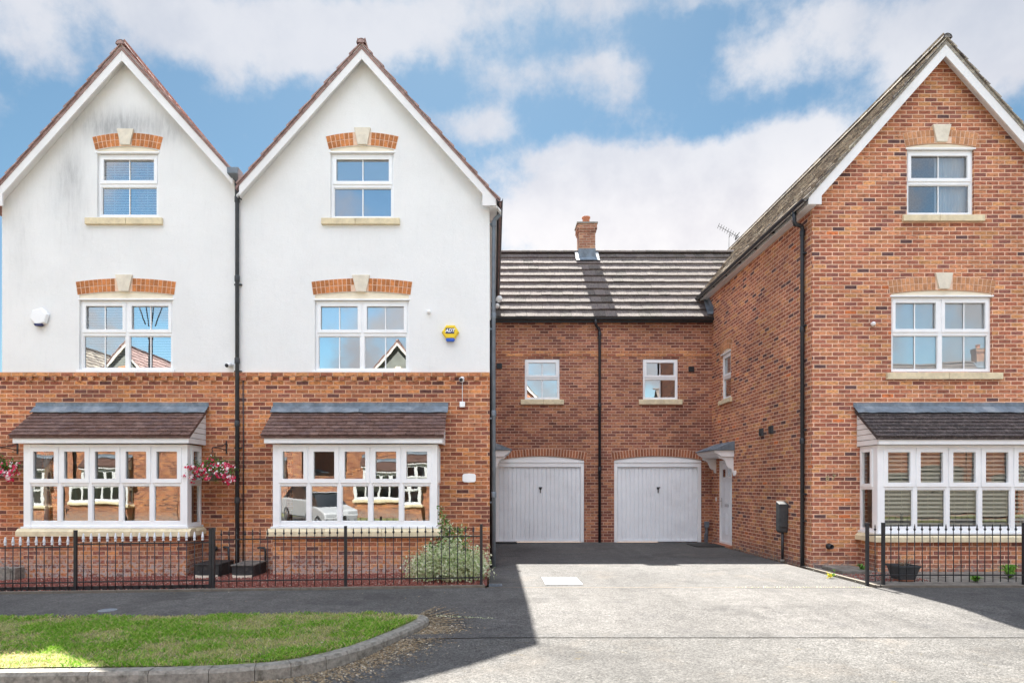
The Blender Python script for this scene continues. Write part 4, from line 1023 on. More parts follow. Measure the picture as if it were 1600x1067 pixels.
# chimney
ch = MB(); cf = lambda p: fx(p, YR - .25); cz = lambda p: fz(p, YR - .25)
ca, cb = cf(904.5), cf(930); cy0, cy1 = YR - .27, YR + .20
ch.box(ca, cb, cy0, cy1, 8.2, cz(363)); z = cz(363); ch.box(ca - .025, cb + .025, cy0 - .025, cy1 + .025, z, z + .075); ch.box(ca - .05, cb + .05, cy0 - .05, cy1 + .05, z + .075, z + .15)
ch.box(ca - .045, cb + .045, cy0 - .045, cy1 + .045, z + .15, cz(350.5) )
cho = ch.build('chimney', brick('brick_chimney', [(0, (.36, .18, .11)), (.4, (.30, .14, .09)), (.7, (.42, .24, .14)), (.9, (.2, .1, .07))], (.50, .38, .29)), link)
mb = MB(); zt2 = cz(350.5); mb.prism([(ca - .07, cy0 - .07, zt2), (cb + .07, cy0 - .07, zt2), (cb + .07, cy1 + .07, zt2), (ca - .07, cy1 + .07, zt2)], (0, 0, .045)); mb.build('coping', M['concrete'], cho)
mb = MB(); mb.lathe(((ca + cb) / 2, (cy0 + cy1) / 2, zt2 + .045), [(.13, 0), (.115, .02), (.105, .2), (.13, .215), (.13, .25), (.10, .255), (.095, .2)], 18); mb.build('pot', M['terracotta'], cho)
mb = MB(); zb_ = ZR - .30; mb.box(ca - .012, cb + .012, cy0 - .012, cy0 + .1, zb_, cz(389))
for s, xx in ((-1, ca), (1, cb)):
    a, b = sorted((xx + .012 * s, xx + .11 * s)); 
    for k in range(3): q = Vector((0, cy0 + .05, 0)); 
    p0 = Vector((0, YR - .42, ZR - .42 * (ZR - ze) / (YR - ye))) + nrm * .035; p1 = Vector((0, YR, ZR)) + nrm * .05
    mb.add([(a, p0.y, p0.z), (b, p0.y, p0.z), (b, p1.y, p1.z), (a, p1.y, p1.z)], [(0, 1, 2, 3)])
p0 = Vector((0, YR - .46, ZR - .46 * (ZR - ze) / (YR - ye))) + nrm * .038
mb.add([(ca - .11, p0.y, p0.z), (cb + .11, p0.y, p0.z), (cb + .11, cy0 - .013, p0.z + .16), (ca - .11, cy0 - .013, p0.z + .16)], [(0, 1, 2, 3)])
mb.build('flashing', M['lead'], cho)

# ------------------------------------------------------------------ the red brick house
rx, rz = 8.18, 9.66; XE = 10.507; Y1 = 24.0
right_house = thing('gabled_house', 'all brick gable house with mossy roof and white front door in its flank', 'house', (rx, YF, 0))
sp = [W_(1392.5, 1550, 464, 581, 2, 520.5, (459, 453.5), (1460, 1487, 427, 452), ('arch_buff', 'mortar'), sill=(1384, 1564, 582, 593), blind=('roller', .98)),
      W_(1417, 1522, 234, 336, 1, 284.5, (229.5, 224.5), (1456, 1484, 196, 223), ('arch_buff', 'mortar'), sill=(1409, 1536, 336.5, 347), blind='curtain')]
M['arch_buff'] = plain('arch_brick_buff', (.52, .25, .12), .85, .22, 25, bm=.002, island=.22, dirt=(.22, .1, .06))
br_ = dict(xa=6.726, xb=9.756, z_sill=.71, z_top=2.235, zt=1.484)
und = .17; zl = rz - und - 1.139 * (rx - XR)
w3 = MB(T0); hl = [opening(q['x0'], q['x1'], q['z0'], q['head'][0], q['head'][1]) for q in sp]
hl.append([(br_['xa'] + .15, br_['z_sill'] + .02), (br_['xb'] - .15, br_['z_sill'] + .02), (br_['xb'] - .15, br_['z_top'] - .02), (br_['xa'] + .15, br_['z_top'] - .02)])
w3.holes([(XR, -.3), (XE, -.3), (XE, zl), (rx, rz - und), (XR, zl)], hl, 0, .1)
w3.add([(XE, 0, -.3), (XE, Y1 - YF, -.3), (XE, Y1 - YF, zl), (XE, 0, zl)], [(0, 1, 2, 3)])
w3.add([(XR, Y1 - YF, -.3), (XE, Y1 - YF, -.3), (XE, Y1 - YF, zl), (rx, Y1 - YF, rz - und), (XR, Y1 - YF, zl)], [(4, 3, 2, 1, 0)])
w3.build('front_wall', M['brick_right'], right_house)
TR = Matrix(((0, 1, 0, XR), (-1, 0, 0, 0), (0, 0, 1, 0), (0, 0, 0, 1)))
sw = dict(x0=-16.77, x1=-16.09, z0=3.70, z1=4.84, head=(4.87, .075)); dr_ = dict(x0=-17.0, x1=-16.02, z1=2.16)
fl = MB(TR)
fl.holes([(-Y1, -.3), (-YF, -.3), (-YF, zl), (-Y1, zl)], [opening(sw['x0'], sw['x1'], sw['z0'], *sw['head']), [(dr_['x0'], .03), (dr_['x1'], .03), (dr_['x1'], dr_['z1']), (dr_['x0'], dr_['z1'])]], 0, .11)
fl.build('flank_wall', M['brick_right'], right_house)
for q in sp: window(right_house, T0, glass='glass_clear', **q)
arch_h = (sw['head'][0], sw['head'][1])
window(right_house, TR, sw['x0'], sw['x1'], sw['z0'], sw['z1'], 1, 4.25, head=arch_h, arch=('arch_buff', 'mortar'), sill=(-16.85, -16.0, 3.58, 3.70), blind=('roller', .6), bars=0)
bay(right_house, roof=(6.63, 9.86, 2.39, 3.046, 2.236), brick_m='brick_right', tile_m='tile_bay_dark', blind='blind_cream', **br_)
gable_roof(right_house, 5.60, rz - 1.139 * (rx - 5.60), rx, rz, 2 * rx - 5.60, rz - 1.139 * (rx - 5.60), YF - .24, Y1, M['tile_right'], gauge=.30, gw=.30, cap_m=M['tile_right'])
for s in (-1, 1):
    pl = board(rx, 9.575, 9.285, rx + s * 2.49, (rx + s * 2.245, 6.605), slb=1.125)
    mb = MB(); mb.xz(pl, YF - .2, YF - .168); mb.build('bargeboard', M['white_wood'], right_house, bev=.003)
so = MB(); 
for s in (-1, 1):
    p = [(rx, rz - und - .055), (rx + s * 2.4, rz - und - .055 - 1.139 * 2.4)]
    so.prism([(p[0][0], YF - .166, p[0][1]), (p[1][0], YF - .166, p[1][1]), (p[1][0], YF - .166, p[1][1] + .03), (p[0][0], YF - .166, p[0][1] + .03)], (0, .164, 0))
so.build('soffit', M['white_wood'], right_house)
mb = MB(); mb.box(5.705, XR - .003, YF - .165, Y1, 6.595, 6.61); mb.box(5.688, 5.703, YF - .165, Y1, 6.585, 6.745); mb.build('eaves_box', M['white_wood'], right_house)
mb = MB(); gutter_run(mb, (5.625, YF - .24, 6.70), (5.625, Y1, 6.66), r=.060)
for y in np.arange(12.3, 18, .9): mb.box(5.60, 5.686, y, y + .03, 6.62, 6.655)
mb.build('gutter', M['black'], right_house)
mb = MB(); xp, yp2 = 5.80, 12.26
mb.tube([(5.625, 12.2, 6.66), (5.625, 12.2, 6.45), (5.64, 12.2, 6.40), (5.77, 12.25, 6.395), (xp, yp2, 6.36), (xp, yp2, 6.25), (xp, yp2, 0)], .035, 12)
for z in (6.2, 4.4, 2.3): sockets(mb, xp, yp2, z)
mb.build('downpipe', M['black'], right_house)
for z in (5.85, 4.5, 2.55, 1.35, .85): mb = MB(); mb.box(xp - .01, XR - .001, yp2 - .075, yp2 + .03, z, z + .028); mb.build('pipe_clip', M['black'], right_house)
rooms(right_house, XR, XE, (.02, 2.72, 5.2), YF + 4)
for py in (675, 671):
    px = 1191 if py == 675 else 1206; y = XR * F / (px - VX); z = fz(py, y); mb = MB(TR)
    mb.box(-y - .08, -y + .08, -.04, 0, z - .08, z + .08)
    for i in range(4): mb.box(-y - .066, -y + .066, -.055, -.041, z - .064 + i * .034, z - .045 + i * .034)
    mb.build('vent', M['dark_grey'], right_house, bev=.003)
mb = MB(); x, z = fx(1294.5), fz(853); mb.lathe((x, YF, z), [(.055, 0), (.055, -.03), (.042, -.045), (.042, -.12), (.034, -.12), (.034, -.05)], 14, 'y'); mb.build('waste_pipe', M['black'], right_house)

def front_door(parent, T, x0, x1, z1, mirror=1):
    f = MB(T); z0 = .035
    f.ring(x0, x1, z0 - .0, z1, .065, .03, .12); o = f.build('door', M['white'], parent, bev=.004)
    l = MB(T); a, b = x0 + .07, x1 - .07; za, zb2 = z0 + .07, z1 - .07; l.box(a, b, .055, .10, za, zb2)
    m_ = (a + b) / 2
    for (p, q) in ((a + .11, m_ - .045), (m_ + .045, b - .11)):
        for (s, t) in ((za + .16, za + .72), (za + .98, zb2 - .46)):
            l.ring(p, q, s, t, .022, .046, .056); l.box(p + .045, q - .045, .048, .056, s + .045, t - .045)
        l.ring(p, q, zb2 - .38, zb2 - .14, .022, .044, .056)
    l.build('door_leaf', M['door_white'], o, bev=.003)
    for (p, q) in ((a + .11, m_ - .045), (m_ + .045, b - .11)):
        g = MB(T); g.box(p + .022, q - .022, .049, .053, zb2 - .358, zb2 - .162); g.build('door_glass', M['glass'], o)
    h = MB(T); hx = x0 + .12 if mirror > 0 else x1 - .12; h.box(hx - .018, hx + .018, .045, .056, .95, 1.20); h.tube([(hx, .045, 1.12), (hx, .0, 1.12), (hx + .11 * mirror, .0, 1.12)], .010, 8)
    h.build('handle', M['chrome'], o, bev=.002); h = MB(T); h.box(m_ - .13, m_ + .13, .042, .056, .98, 1.05); h.build('letter_box', M['chrome'], o, bev=.002)
    s = MB(T); s.box(x0 - .04, x1 + .04, -.14, .10, -.05, .034); s.build('doorstep', M['terracotta'], o, bev=.005)
    return o
front_door(right_house, TR, dr_['x0'], dr_['x1'], dr_['z1'])
def canopy(parent, wx, s):
    """door canopy on a wall at x = wx, sticking out towards s"""
    X = lambda d: wx + s * d; ya, yb = 15.86, 17.24; out = .47
    def bx(mb, d0, d1, y0, y1, z0, z1): mb.box(min(X(d0), X(d1)), max(X(d0), X(d1)), y0, y1, z0, z1)
    def pr(mb, prof, y0, y1): mb.prism([(X(d), y0, z) for d, z in prof], (0, y1 - y0, 0))
    f = MB(); prof = [(.003, 2.22), (out - .16, 2.22), (out - .13, 2.235), (out - .10, 2.27), (out - .07, 2.28), (out - .03, 2.31), (out, 2.325), (out, 2.375), (.003, 2.375)]
    pr(f, prof, ya, yb); bx(f, out - .001 - .06, out + .012, ya - .012, yb + .012, 2.34, 2.374)
    o = f.build('door_canopy', M['white_wood'], parent, bev=.003)
    r = MB(); pr(r, [(-.0, 2.377), (out + .05, 2.377), (out + .05, 2.395), (.003, 2.60)], ya - .04, yb + .04)
    for y in (ya + .35, ya + .8): r.tube([(X(out + .045), y, 2.397), (X(.01), y, 2.602)], .012, 6)
    r.build('canopy_roof', M['lead'], o, bev=.004)
    k = MB(); pts_ = [(.003, 1.84), (.045, 1.86), (.06, 1.93)]
    pts_ += [(.06 + .12 * math.sin(t), 2.05 - .12 * math.cos(t)) for t in np.linspace(.1, 1.5, 6)]
    pts_ += [(.20 + .1 * (1 - math.cos(t)), 2.07 + .10 * math.sin(t)) for t in np.linspace(.2, 1.5, 5)] + [(.36, 2.19), (.36, 2.218), (.003, 2.218)]
    pr(k, pts_, ya + .04, ya + .105); k2 = k.build('bracket', M['white_wood'], o, bev=.003)
    k = MB(); pr(k, pts_, yb - .105, yb - .04); k.build('bracket', M['white_wood'], o, bev=.003)
canopy(right_house, XR, -1); canopy(mid_house, XL, 1)
TL = Matrix(((0, -1, 0, XL), (1, 0, 0, 0), (0, 0, 1, 0), (0, 0, 0, 1)))
def front_door_flush(parent, T, x0, x1, z1):
    f = MB(T); f.ring(x0, x1, .02, z1, .065, -.02, .0); o = f.build('door', M['white'], parent)
    l = MB(T); l.box(x0 + .067, x1 - .067, -.012, -.001, .03, z1 - .067); l.build('door_leaf', M['door_white'], o)
front_door_flush(mid_house, TL, 16.02, 17.0, 2.16)
# roof aerial
mb = MB(); ax_, ay_ = fx(1139, 21.5), 21.5; zA = fz(371, 21.5)
mb.tube([(ax_, ay_, 9.0), (ax_, ay_, zA)], .008, 6)
p0, p1 = Vector((fx(1121, 21.5), ay_ - .1, fz(355, 21.5))), Vector((fx(1150, 21.5), ay_ - .1, fz(371.5, 21.5)))
mb.tube([p0, p1], .008, 6)
for i in range(9): q = p0.lerp(p1, i / 8); mb.tube([q + Vector((-.02, -.16, .02)), q + Vector((.02, .16, -.02))], .008, 5)
mb.tube([p1 + Vector((0, -.16, -.05)), p1 + Vector((0, .16, -.05)), p1 + Vector((.02, .16, .07)), p1 + Vector((.02, -.16, .07))], .012, 5)
mb.tube([(ax_, ay_, zA), (ax_ + .02, ay_ - .1, zA + .07)], .012, 5)
solo(mb, 'television_aerial', M['dark_grey'], 'thin metal aerial standing on the mossy roof beside the garages', 'aerial', (ax_, ay_, 9.0))

# ------------------------------------------------------------------ things fixed to the walls
def hexagon(cx, cz, rx_, rz_, a0=0): return [(cx + rx_ * math.cos(a0 + k * PI / 3), cz + rz_ * math.sin(a0 + k * PI / 3)) for k in range(6)]
def loft(mb, A, ya, B, yb, mi=0):
    n = len(A); mb.add([(x, ya, z) for x, z in A] + [(x, yb, z) for x, z in B], [tuple(range(n)), tuple(range(2 * n - 1, n - 1, -1))] + [(i, i + n, (i + 1) % n + n, (i + 1) % n) for i in range(n)], mi)
x, z = fx(64.5), fz(496)
t = thing('alarm_box', 'round white alarm box with a black lower lip on the left gable', 'alarm box', (x, YF, z - .17))
mb = MB(); loft(mb, [(a, b) for a, b in hexagon(x, z, .155, .15, .25)][::1], YF - .085, hexagon(x, z, .185, .18, .25), YF - .03); mb.box(x - .12, x + .12, YF - .03, YF - .005, z - .12, z + .12); mb.build('cover', M['white'], t, bev=.018)
mb = MB(); mb.prism([(x - .085, YF - .092, z - .13), (x + .075, YF - .092, z - .13), (x + .05, YF - .092, z - .175), (x - .06, YF - .092, z - .175)], (0, .07, 0)); mb.build('strobe', M['navy'], t, bev=.008)
x, z = fx(704), fz(520)
t = thing('alarm_box', 'yellow hexagonal alarm box with a blue strobe below', 'alarm box', (x, YF, z - .17))
mb = MB(); loft(mb, hexagon(x, z, .135, .125), YF - .085, hexagon(x, z, .16, .15), YF - .045); loft(mb, hexagon(x, z, .16, .15), YF - .045, hexagon(x, z, .16, .15), YF - .005); mb.build('cover', M['yellow'], t, bev=.006)
mb = MB(); mb.prism([(x - .07, YF - .088, z - .115), (x + .07, YF - .088, z - .115), (x + .085, YF - .088, z - .14), (x + .06, YF - .088, z - .175), (x - .06, YF - .088, z - .175), (x - .085, YF - .088, z - .14)], (0, .06, 0)); mb.build('strobe', M['blue'], t, bev=.008)
mb = MB(); mb.box(x - .084, x + .072, YF - .089, YF - .0855, z - .032, z + .068); badge = mb.build('badge', M['navy'], t)
def text(body, size, loc, m, parent, name='lettering', ext=.003, rot=(PI / 2, 0, 0), shear=0.0, bold=0.0):
    c = bpy.data.curves.new(name, 'FONT'); c.body = body; c.size = size; c.extrude = ext; c.align_x = 'CENTER'; c.align_y = 'CENTER'; c.shear = shear; c.offset = bold
    o = bpy.data.objects.new(name, c); dg = bpy.context.evaluated_depsgraph_get(); COL.objects.link(o)
    me = bpy.data.meshes.new_from_object(o.evaluated_get(bpy.context.evaluated_depsgraph_get())); COL.objects.unlink(o); bpy.data.objects.remove(o)
    me.name = name; me.materials.clear(); me.materials.append(M[m])
    o = bpy.data.objects.new(name, me); COL.objects.link(o); o.parent = parent
    o.location = Vector(loc) - Vector(root_loc(parent)); o.rotation_euler = rot
    return o
text('ADT', .082, (x - .006, YF - .0905, z + .018), 'white', badge, shear=.2, bold=.003)
def bead(px, py, Y, r, label, cat, name, m='white'):
    x, z = fx(px), fz(py); mb = MB(); mb.lathe((x, Y, z), [(r, 0), (r, -.03), (r * .85, -.055), (r * .4, -.075)], 14, 'y')
    solo(mb, name, M[m], label, cat, (x, Y, z))
bead(670, 488, YF - .004, .038, 'small white dome sensor on white render beside the yellow alarm box', 'sensor', 'wall_sensor')
bead(1363, 506.5, YF, .040, 'small white dome sensor on the brick beside a first floor window', 'sensor', 'wall_sensor')
def camera_thing(px, py, label, box=None):
    x, z = fx(px), fz(py); t = thing('security_camera', label, 'security camera', (x, YF, z))
    mb = MB(); mb.lathe((x, YF, z + .02), [(.045, 0), (.045, -.02), (.03, -.03)], 14, 'y'); mb.tube([(x, YF - .02, z + .02), (x - .01, YF - .07, z + .03)], .016, 8)
    mb.tube([(x, YF - .04, z + .035), (x - .015, YF - .17, z - .005)], [.042, .042], 14); mb.build('body', M['white'], t, bev=.003)
    mb = MB(); mb.tube([(x - .0155, YF - .171, z - .0053), (x - .016, YF - .176, z - .007)], .034, 14); mb.build('lens', M['black'], t)
    if box:
        bz = fz(box); mb = MB(); mb.tube([(x, YF - .008, z), (x, YF - .008, bz)], .006, 6); mb.build('cable', M['white'], t)
        mb = MB(); mb.box(x - .05, x + .05, YF - .05, YF, bz - .05, bz + .05); mb.build('junction_box', M['white'], t, bev=.008)
camera_thing(722.5, 595, 'white bullet camera on orange brick, wired to a square white box below it', 632)
camera_thing(361.5, 573, 'white bullet camera beside the downpipe where the white gables meet')
x, z = fx(733), fz(746.5); mb = MB()
ol = [(x + sx * .118 + sx * 0, z + sz * .055) for sx, sz in ((-1, -1), (1, -1), (1, 1), (-1, 1))]
ol = [(x - .10, z - .075), (x, z - .082), (x + .10, z - .075), (x + .122, z - .05), (x + .122, z + .05), (x + .10, z + .075), (x, z + .082), (x - .10, z + .075), (x - .122, z + .05), (x - .122, z - .05)]
mb.xz(ol, YF - .018, YF); solo(mb, 'house_plaque', M['white'], 'blank white house plaque on the brick right of the middle bay window', 'plaque', (x, YF, z - .08), bev=.005)
x, z = fx(1297), fz(746.5)
t = thing('house_number', 'tarnished brass house numerals on the corner of the brick house', 'house number', (x, YF, z - .07))
text('6', .135, (x - .058, YF - .010, z - .004), 'brass', t, 'numeral', ext=.006, shear=.15, bold=.003); text('7', .135, (x + .058, YF - .010, z + .01), 'brass', t, 'numeral', ext=.006, shear=.15, bold=.003)
# floodlights and sensor lamps
yv = 17.05
for i, (px, py, r, lb) in enumerate(((780, 467, .085, 'upper white lamp of two by the foot of the garage roof beside the gutter'), (777, 477.5, .06, 'lower, smaller white lamp of two by the foot of the garage roof'))):
    x, z = fx(px, 16.4), fz(py, 16.4); mb = MB(); mb.lathe((x, 16.4, z), [(r * .4, .12), (r * .8, .10), (r, .03), (r * .9, -.03), (r * .5, -.06)], 14, 'y'); mb.tube([(x, 16.45, z), (XL, 16.5, z - .04)], .02, 8)
    solo(mb, 'security_lamp', M['white'], lb, 'lamp', (XL, 16.4, z))
yy = XR * F / (1149.5 - VX); zz = fz(738, yy); mb = MB(); mb.box(XR - .06, XR, yy - .05, yy + .05, zz - .045, zz + .05); mb.lathe((XR - .035, yy - .01, zz - .085), [(.02, 0), (.035, .012), (.035, .04)], 12)
solo(mb, 'sensor_light', M['white'], 'little white sensor light on brick to the right of the front door', 'light', (XR, yy, zz - .08), bev=.004)
yy = 15.75 + 1.35; mb = MB(); zz = 1.16; mb.box(XR - .02, XR, 17.11, 17.15, zz - .05, zz + .05); solo(mb, 'doorbell', M['white'], 'tiny white doorbell button between the front door and garage', 'doorbell', (XR, 17.13, zz - .05), bev=.003)
# meter box on its post
t = thing('meter_box', 'dark grey meter box on a thin post against the flank of the brick house', 'meter box', (5.77, 13.0, 0))
mb = MB(); a, b, y0, y1, z0, z1 = 5.665, XR - .004, 12.93, 13.10, .585, 1.215
mb.add([(a, y0 + .03, z0 + .05), (b, y0 + .03, z0 + .05), (b, y1, z0 + .05), (a, y1, z0 + .05), (a, y0, z1 - .06), (b, y0, z1 - .06), (b, y1, z1), (a, y1, z1), (a + .03, y0 + .05, z0), (b, y0 + .05, z0), (b, y1, z0), (a + .03, y1, z0)],
       [(0, 1, 5, 4), (1, 2, 6, 5), (2, 3, 7, 6), (3, 0, 4, 7), (4, 5, 6, 7), (0, 8, 9, 1), (3, 11, 8, 0), (1, 9, 10, 2), (2, 10, 11, 3), (8, 11, 10, 9)]); mb.build('box', M['dark_grey'], t, bev=.012)
mb = MB(); mb.box(a + .02, b - .02, y0 + .005, y0 + .012, z0 + .12, z1 - .12); mb.build('lid', M['dark_grey'], t, bev=.004)
mb = MB(); mb.tube([(5.765, 13.02, z0 + .02), (5.765, 13.02, 0)], .028, 12); mb.build('post', M['black'], t)
mb = MB(); mb.lathe((5.765, 13.02, -.005), [(.05, 0), (.05, .05), (.035, .06)], 12); mb.build('collar', M['concrete'], t)
# standpipe by the garage
x = 5.70; mb = MB(); mb.tube([(x, YB - .05, 0), (x, YB - .05, .42), (x, YB - .06, .47)], .035, 10); mb.box(x - .055, x + .05, YB - .11, YB - .001, .40, .56); mb.tube([(x, YB - .06, .30), (x - .07, YB - .09, .22), (x - .06, YB - .07, .02)], .012, 6)
solo(mb, 'standpipe', M['grey_pipe'], 'grey standpipe in the corner between right garage and front door', 'standpipe', (x, YB - .05, 0), bev=.003)
# pipe stubs between the bays
mb = MB(); x, z = fx(338), fz(856); mb.lathe((x, YF, z), [(.03, 0), (.03, -.05), (.05, -.06), (.05, -.09), (.02, -.1)], 12, 'y'); mb.build('overflow_pipe', M['black'], left_house)
mb = MB(); x, z = fx(352), fz(854); mb.tube([(x, YF, z), (x, YF - .05, z), (x + .08, YF - .06, z - .005), (x + .09, YF - .05, z - .26)], .018, 8); mb.build('waste_pipe', M['dark_grey'], left_house)
mb = MB(); x, z = fx(416), fz(855); mb.tube([(x - .14, YF - .05, z), (x - .02, YF - .06, z), (x, YF - .05, z - .05), (x, YF - .05, z - .36)], .018, 8); mb.build('waste_pipe', M['dark_grey'], mid_house)
# drain boxes
def step_box(x0, x1, y0, y1, h, zb, label, m, slope=.03):
    t = thing('drain_cover_box', label, 'drain cover', ((x0 + x1) / 2, y0, zb))
    mb = MB(); w_ = .03
    mb.box(x0, x1, y0, y0 + w_, zb, zb + h); mb.box(x0, x0 + w_, y0 + w_ + .001, y1, zb, zb + h); mb.box(x1 - w_, x1, y0 + w_ + .001, y1, zb, zb + h); mb.build('sides', M['step_black'], t, bev=.006)
    mb = MB(); mb.prism([(x0 - .015, y0 - .015, zb + h + .002), (x1 + .015, y0 - .015, zb + h + .002), (x1 + .015, y1, zb + h + .002), (x0 - .015, y1, zb + h + .002)], (0, 0, .022)); mb.build('lid', m, t, bev=.005)
    c = ((x0 + x1) / 2, y0 - .0, zb + .0); mb = MB(); n = 20; r0, r1 = (x1 - x0) * .46, (x1 - x0) * .40; v = []
    for i in range(n + 1):
        a = PI + PI * i / n
        for r in (r1, r0):
            for z_ in (0, .05): v.append((c[0] + math.cos(a) * r, c[1] + math.sin(a) * r * .45 - .004, c[2] + z_))
    fs = []
    for i in range(n): q = i * 4; fs += [(q + 2, q + 6, q + 7, q + 3), (q + 3, q + 7, q + 5, q + 1), (q + 1, q + 5, q + 4, q)]
    mb.add(v, fs); mb.build('rim', M['stone_pale'], t)
step_box(fx(304, 11.2), fx(342, 11.2), 11.2, 11.85, .21, -.055, 'all black plastic drain box by the left house', M['step_black'])
step_box(fx(362, 11.15), fx(396, 11.15), 11.15, 11.8, .20, -.05, 'black drain box with a worn grey lid, beside the middle bay', plain('worn_lid', (.12, .115, .105), .7, .4, 20, bm=.004, dirt=(.3, .28, .24), dirt_amt=.7))
# stone trough at the far left
mb = MB(); x0, x1 = fx(-12, 11.3), fx(30, 11.3); zz = g0(-8.5); mb.box(x0, x1, 11.2, 11.45, zz, zz + .22); mb.tube([(x0 + .05, 11.15, zz + .3), (x0 + .25, 11.12, zz + .38), (x0 + .42, 11.15, zz + .2), (x0 + .40, 11.18, zz + .02)], .008, 6)
solo(mb, 'garden_trough', M['concrete'], 'grey stone trough on red gravel at the left edge behind the railings', 'trough', (x0, 11.2, zz), bev=.01)

# ------------------------------------------------------------------ railings
def spear(T=None, r=.012, h=.10):
    return [(.006, 0), (r * .9, .008), (r * 1.25, .020), (r * .7, .032), (r * .55, .042), (r * 1.15, .056), (r * .8, .075), (.002, h)]
base_bal = {}
def baluster(h, finial):
    k = (round(h, 3), finial)
    if k not in base_bal:
        mb = MB(); mb.tube([(0, 0, 0), (0, 0, h)], .0068, 6)
        if finial == 'iron': mb.lathe((0, 0, h), [(.006, 0), (.013, .008), (.018, .022), (.013, .036), (.007, .044), (.010, .055), (.007, .078), (.001, .105)], 8, mi=0)
        elif finial == 'ball': mb.lathe((0, 0, h), [(.006, 0), (.014, .006), (.014, .022), (.006, .028)], 8)
        me = mb.build('baluster', M['iron']); base_bal[k] = me.data; bpy.data.objects.remove(me)
    return base_bal[k]
fin_mesh = None
def railing(label, posts, ybase, ztops, rails, bal, finial, cap=None, kick=None, loc=None):
    """posts: x positions; rails: heights above ground; bal: (bottom, top)"""
    global fin_mesh
    x0 = posts[0]; t = thing('railing', label, 'railing', (x0, ybase, g0(x0)))
    for x in posts:
        if posts.index(x) == 0 and cap == 'noleft': continue
        mb = MB(); z = g0(x); mb.box(x - .021, x + .021, ybase - .021, ybase + .021, z - .1, z + ztops); mb.prism([(x - .023, ybase - .023, z + ztops), (x + .023, ybase - .023, z + ztops), (x + .023, ybase + .023, z + ztops), (x - .023, ybase + .023, z + ztops)], (0, 0, .008))
        mb.build('post', M['iron'], t, bev=.002)
    for i in range(len(posts) - 1):
        a, b = posts[i] + .022, posts[i + 1] - .022; za, zb = g0(posts[i]), g0(posts[i + 1]); hs = rails[i] if isinstance(rails[0], tuple) else rails
        for h in hs:
            mb = MB(); e = .009 
            mb.add([(a, ybase - .015, za + h - e), (b, ybase - .015, zb + h - e), (b, ybase + .015, zb + h - e), (a, ybase + .015, za + h - e), (a, ybase - .015, za + h + e), (b, ybase - .015, zb + h + e), (b, ybase + .015, zb + h + e), (a, ybase + .015, za + h + e)],
                   [(0, 3, 2, 1), (4, 5, 6, 7), (0, 1, 5, 4), (1, 2, 6, 5), (2, 3, 7, 6), (3, 0, 4, 7)]); mb.build('rail', M['iron'], t)
        n = max(1, int(round((b - a) / .116))) ; bb_ = bal[i] if isinstance(bal[0], tuple) else bal
        for k in range(1, n):
            x = posts[i] + (posts[i + 1] - posts[i]) * k / n; hh = bb_[1] - bb_[0]
            o = bpy.data.objects.new('baluster', baluster(hh, finial)); COL.objects.link(o); o.parent = t
            o.location = (x - x0 + rnd(-.003, .003), rnd(-.002, .002), g0(x) + bb_[0] - g0(x0)); o.rotation_euler = (rnd(-.006, .006), rnd(-.008, .008), 0)
            if finial == 'white':
                if fin_mesh is None:
                    mb = MB(); mb.lathe((0, 0, 0), [(.010, 0), (.018, .005), (.019, .022), (.013, .027), (.013, .034), (.021, .042), (.021, .062), (.016, .085), (.011, .115), (.010, .128), (.004, .134)], 10)
                    q = mb.build('finial', M['finial_white']); fin_mesh = q.data; bpy.data.objects.remove(q)
                f = bpy.data.objects.new('finial', fin_mesh); COL.objects.link(f); f.parent = o; f.location = (0, 0, hh)
        if kick:
            mb = MB(); h0, h1 = kick; mb.add([(a, ybase + .02, za + h0), (b, ybase + .02, zb + h0), (b, ybase + .04, zb + h0), (a, ybase + .04, za + h0), (a, ybase + .02, za + h1), (b, ybase + .02, zb + h1), (b, ybase + .04, zb + h1), (a, ybase + .04, za + h1)],
                   [(0, 3, 2, 1), (4, 5, 6, 7), (0, 1, 5, 4), (1, 2, 6, 5), (2, 3, 7, 6), (3, 0, 4, 7)]); mb.build('kick_board', M['iron'], t)
    return t
YRL = 9.95
rl = lambda px: (px - VX) * YRL / F
railing('black railings with silvery white finials in front of the left bay window', [rl(-90), rl(118), rl(329)], YRL, .925, [(.68, .14), (.72, .145)], [(.0, .71), (.0, .75)], 'white', kick=(-.02, .075))
railing('black spiked railings in front of the middle bay window, ending at the shrub', [rl(329) + .045, rl(540), rl(752)], YRL, .935, (.76, .13), (.04, .82), 'iron')
railing('black spiked railings in front of the brick house bay window', [rl(1355), rl(1380), rl(1600), rl(1830)], YRL, .955, (.775, .165), (.06, .84), 'iron')

# ------------------------------------------------------------------ covers and small ground things
x0, x1 = fx(851, 10.9), fx(905, 10.2); 
mb = MB(); mb.add([(.80, 10.02, zg(1, 10) + .004), (1.37, 10.02, zg(1, 10) + .004), (1.37, 10.80, zg(1, 10.8) + .004), (.80, 10.80, .004), (.80, 10.02, zg(1, 10) + .012), (1.37, 10.02, .012), (1.37, 10.80, .012), (.80, 10.80, .012)], [(4, 5, 6, 7), (0, 1, 5, 4), (1, 2, 6, 5), (2, 3, 7, 6), (3, 0, 4, 7)])
solo(mb, 'manhole_cover', M['cover_white'], 'pale rectangular inspection cover set in the sunlit drive', 'manhole cover', (.8, 10.02, 0))
mb = MB(); gx0, gx1, gy0, gy1 = -.07, .13, 9.86, 10.06
t = thing('drain_grate', 'small metal drain grate in the drive beside the end railing post', 'drain grate', (gx0, gy0, 0))
mb.add([(gx0, gy0, .004), (gx1, gy0, .004), (gx1, gy1, .004), (gx0, gy1, .004)], [(0, 1, 2, 3)]); mb.build('recess', M['black'], t)  # flat black sheet, painted darkness of the drain under the bars
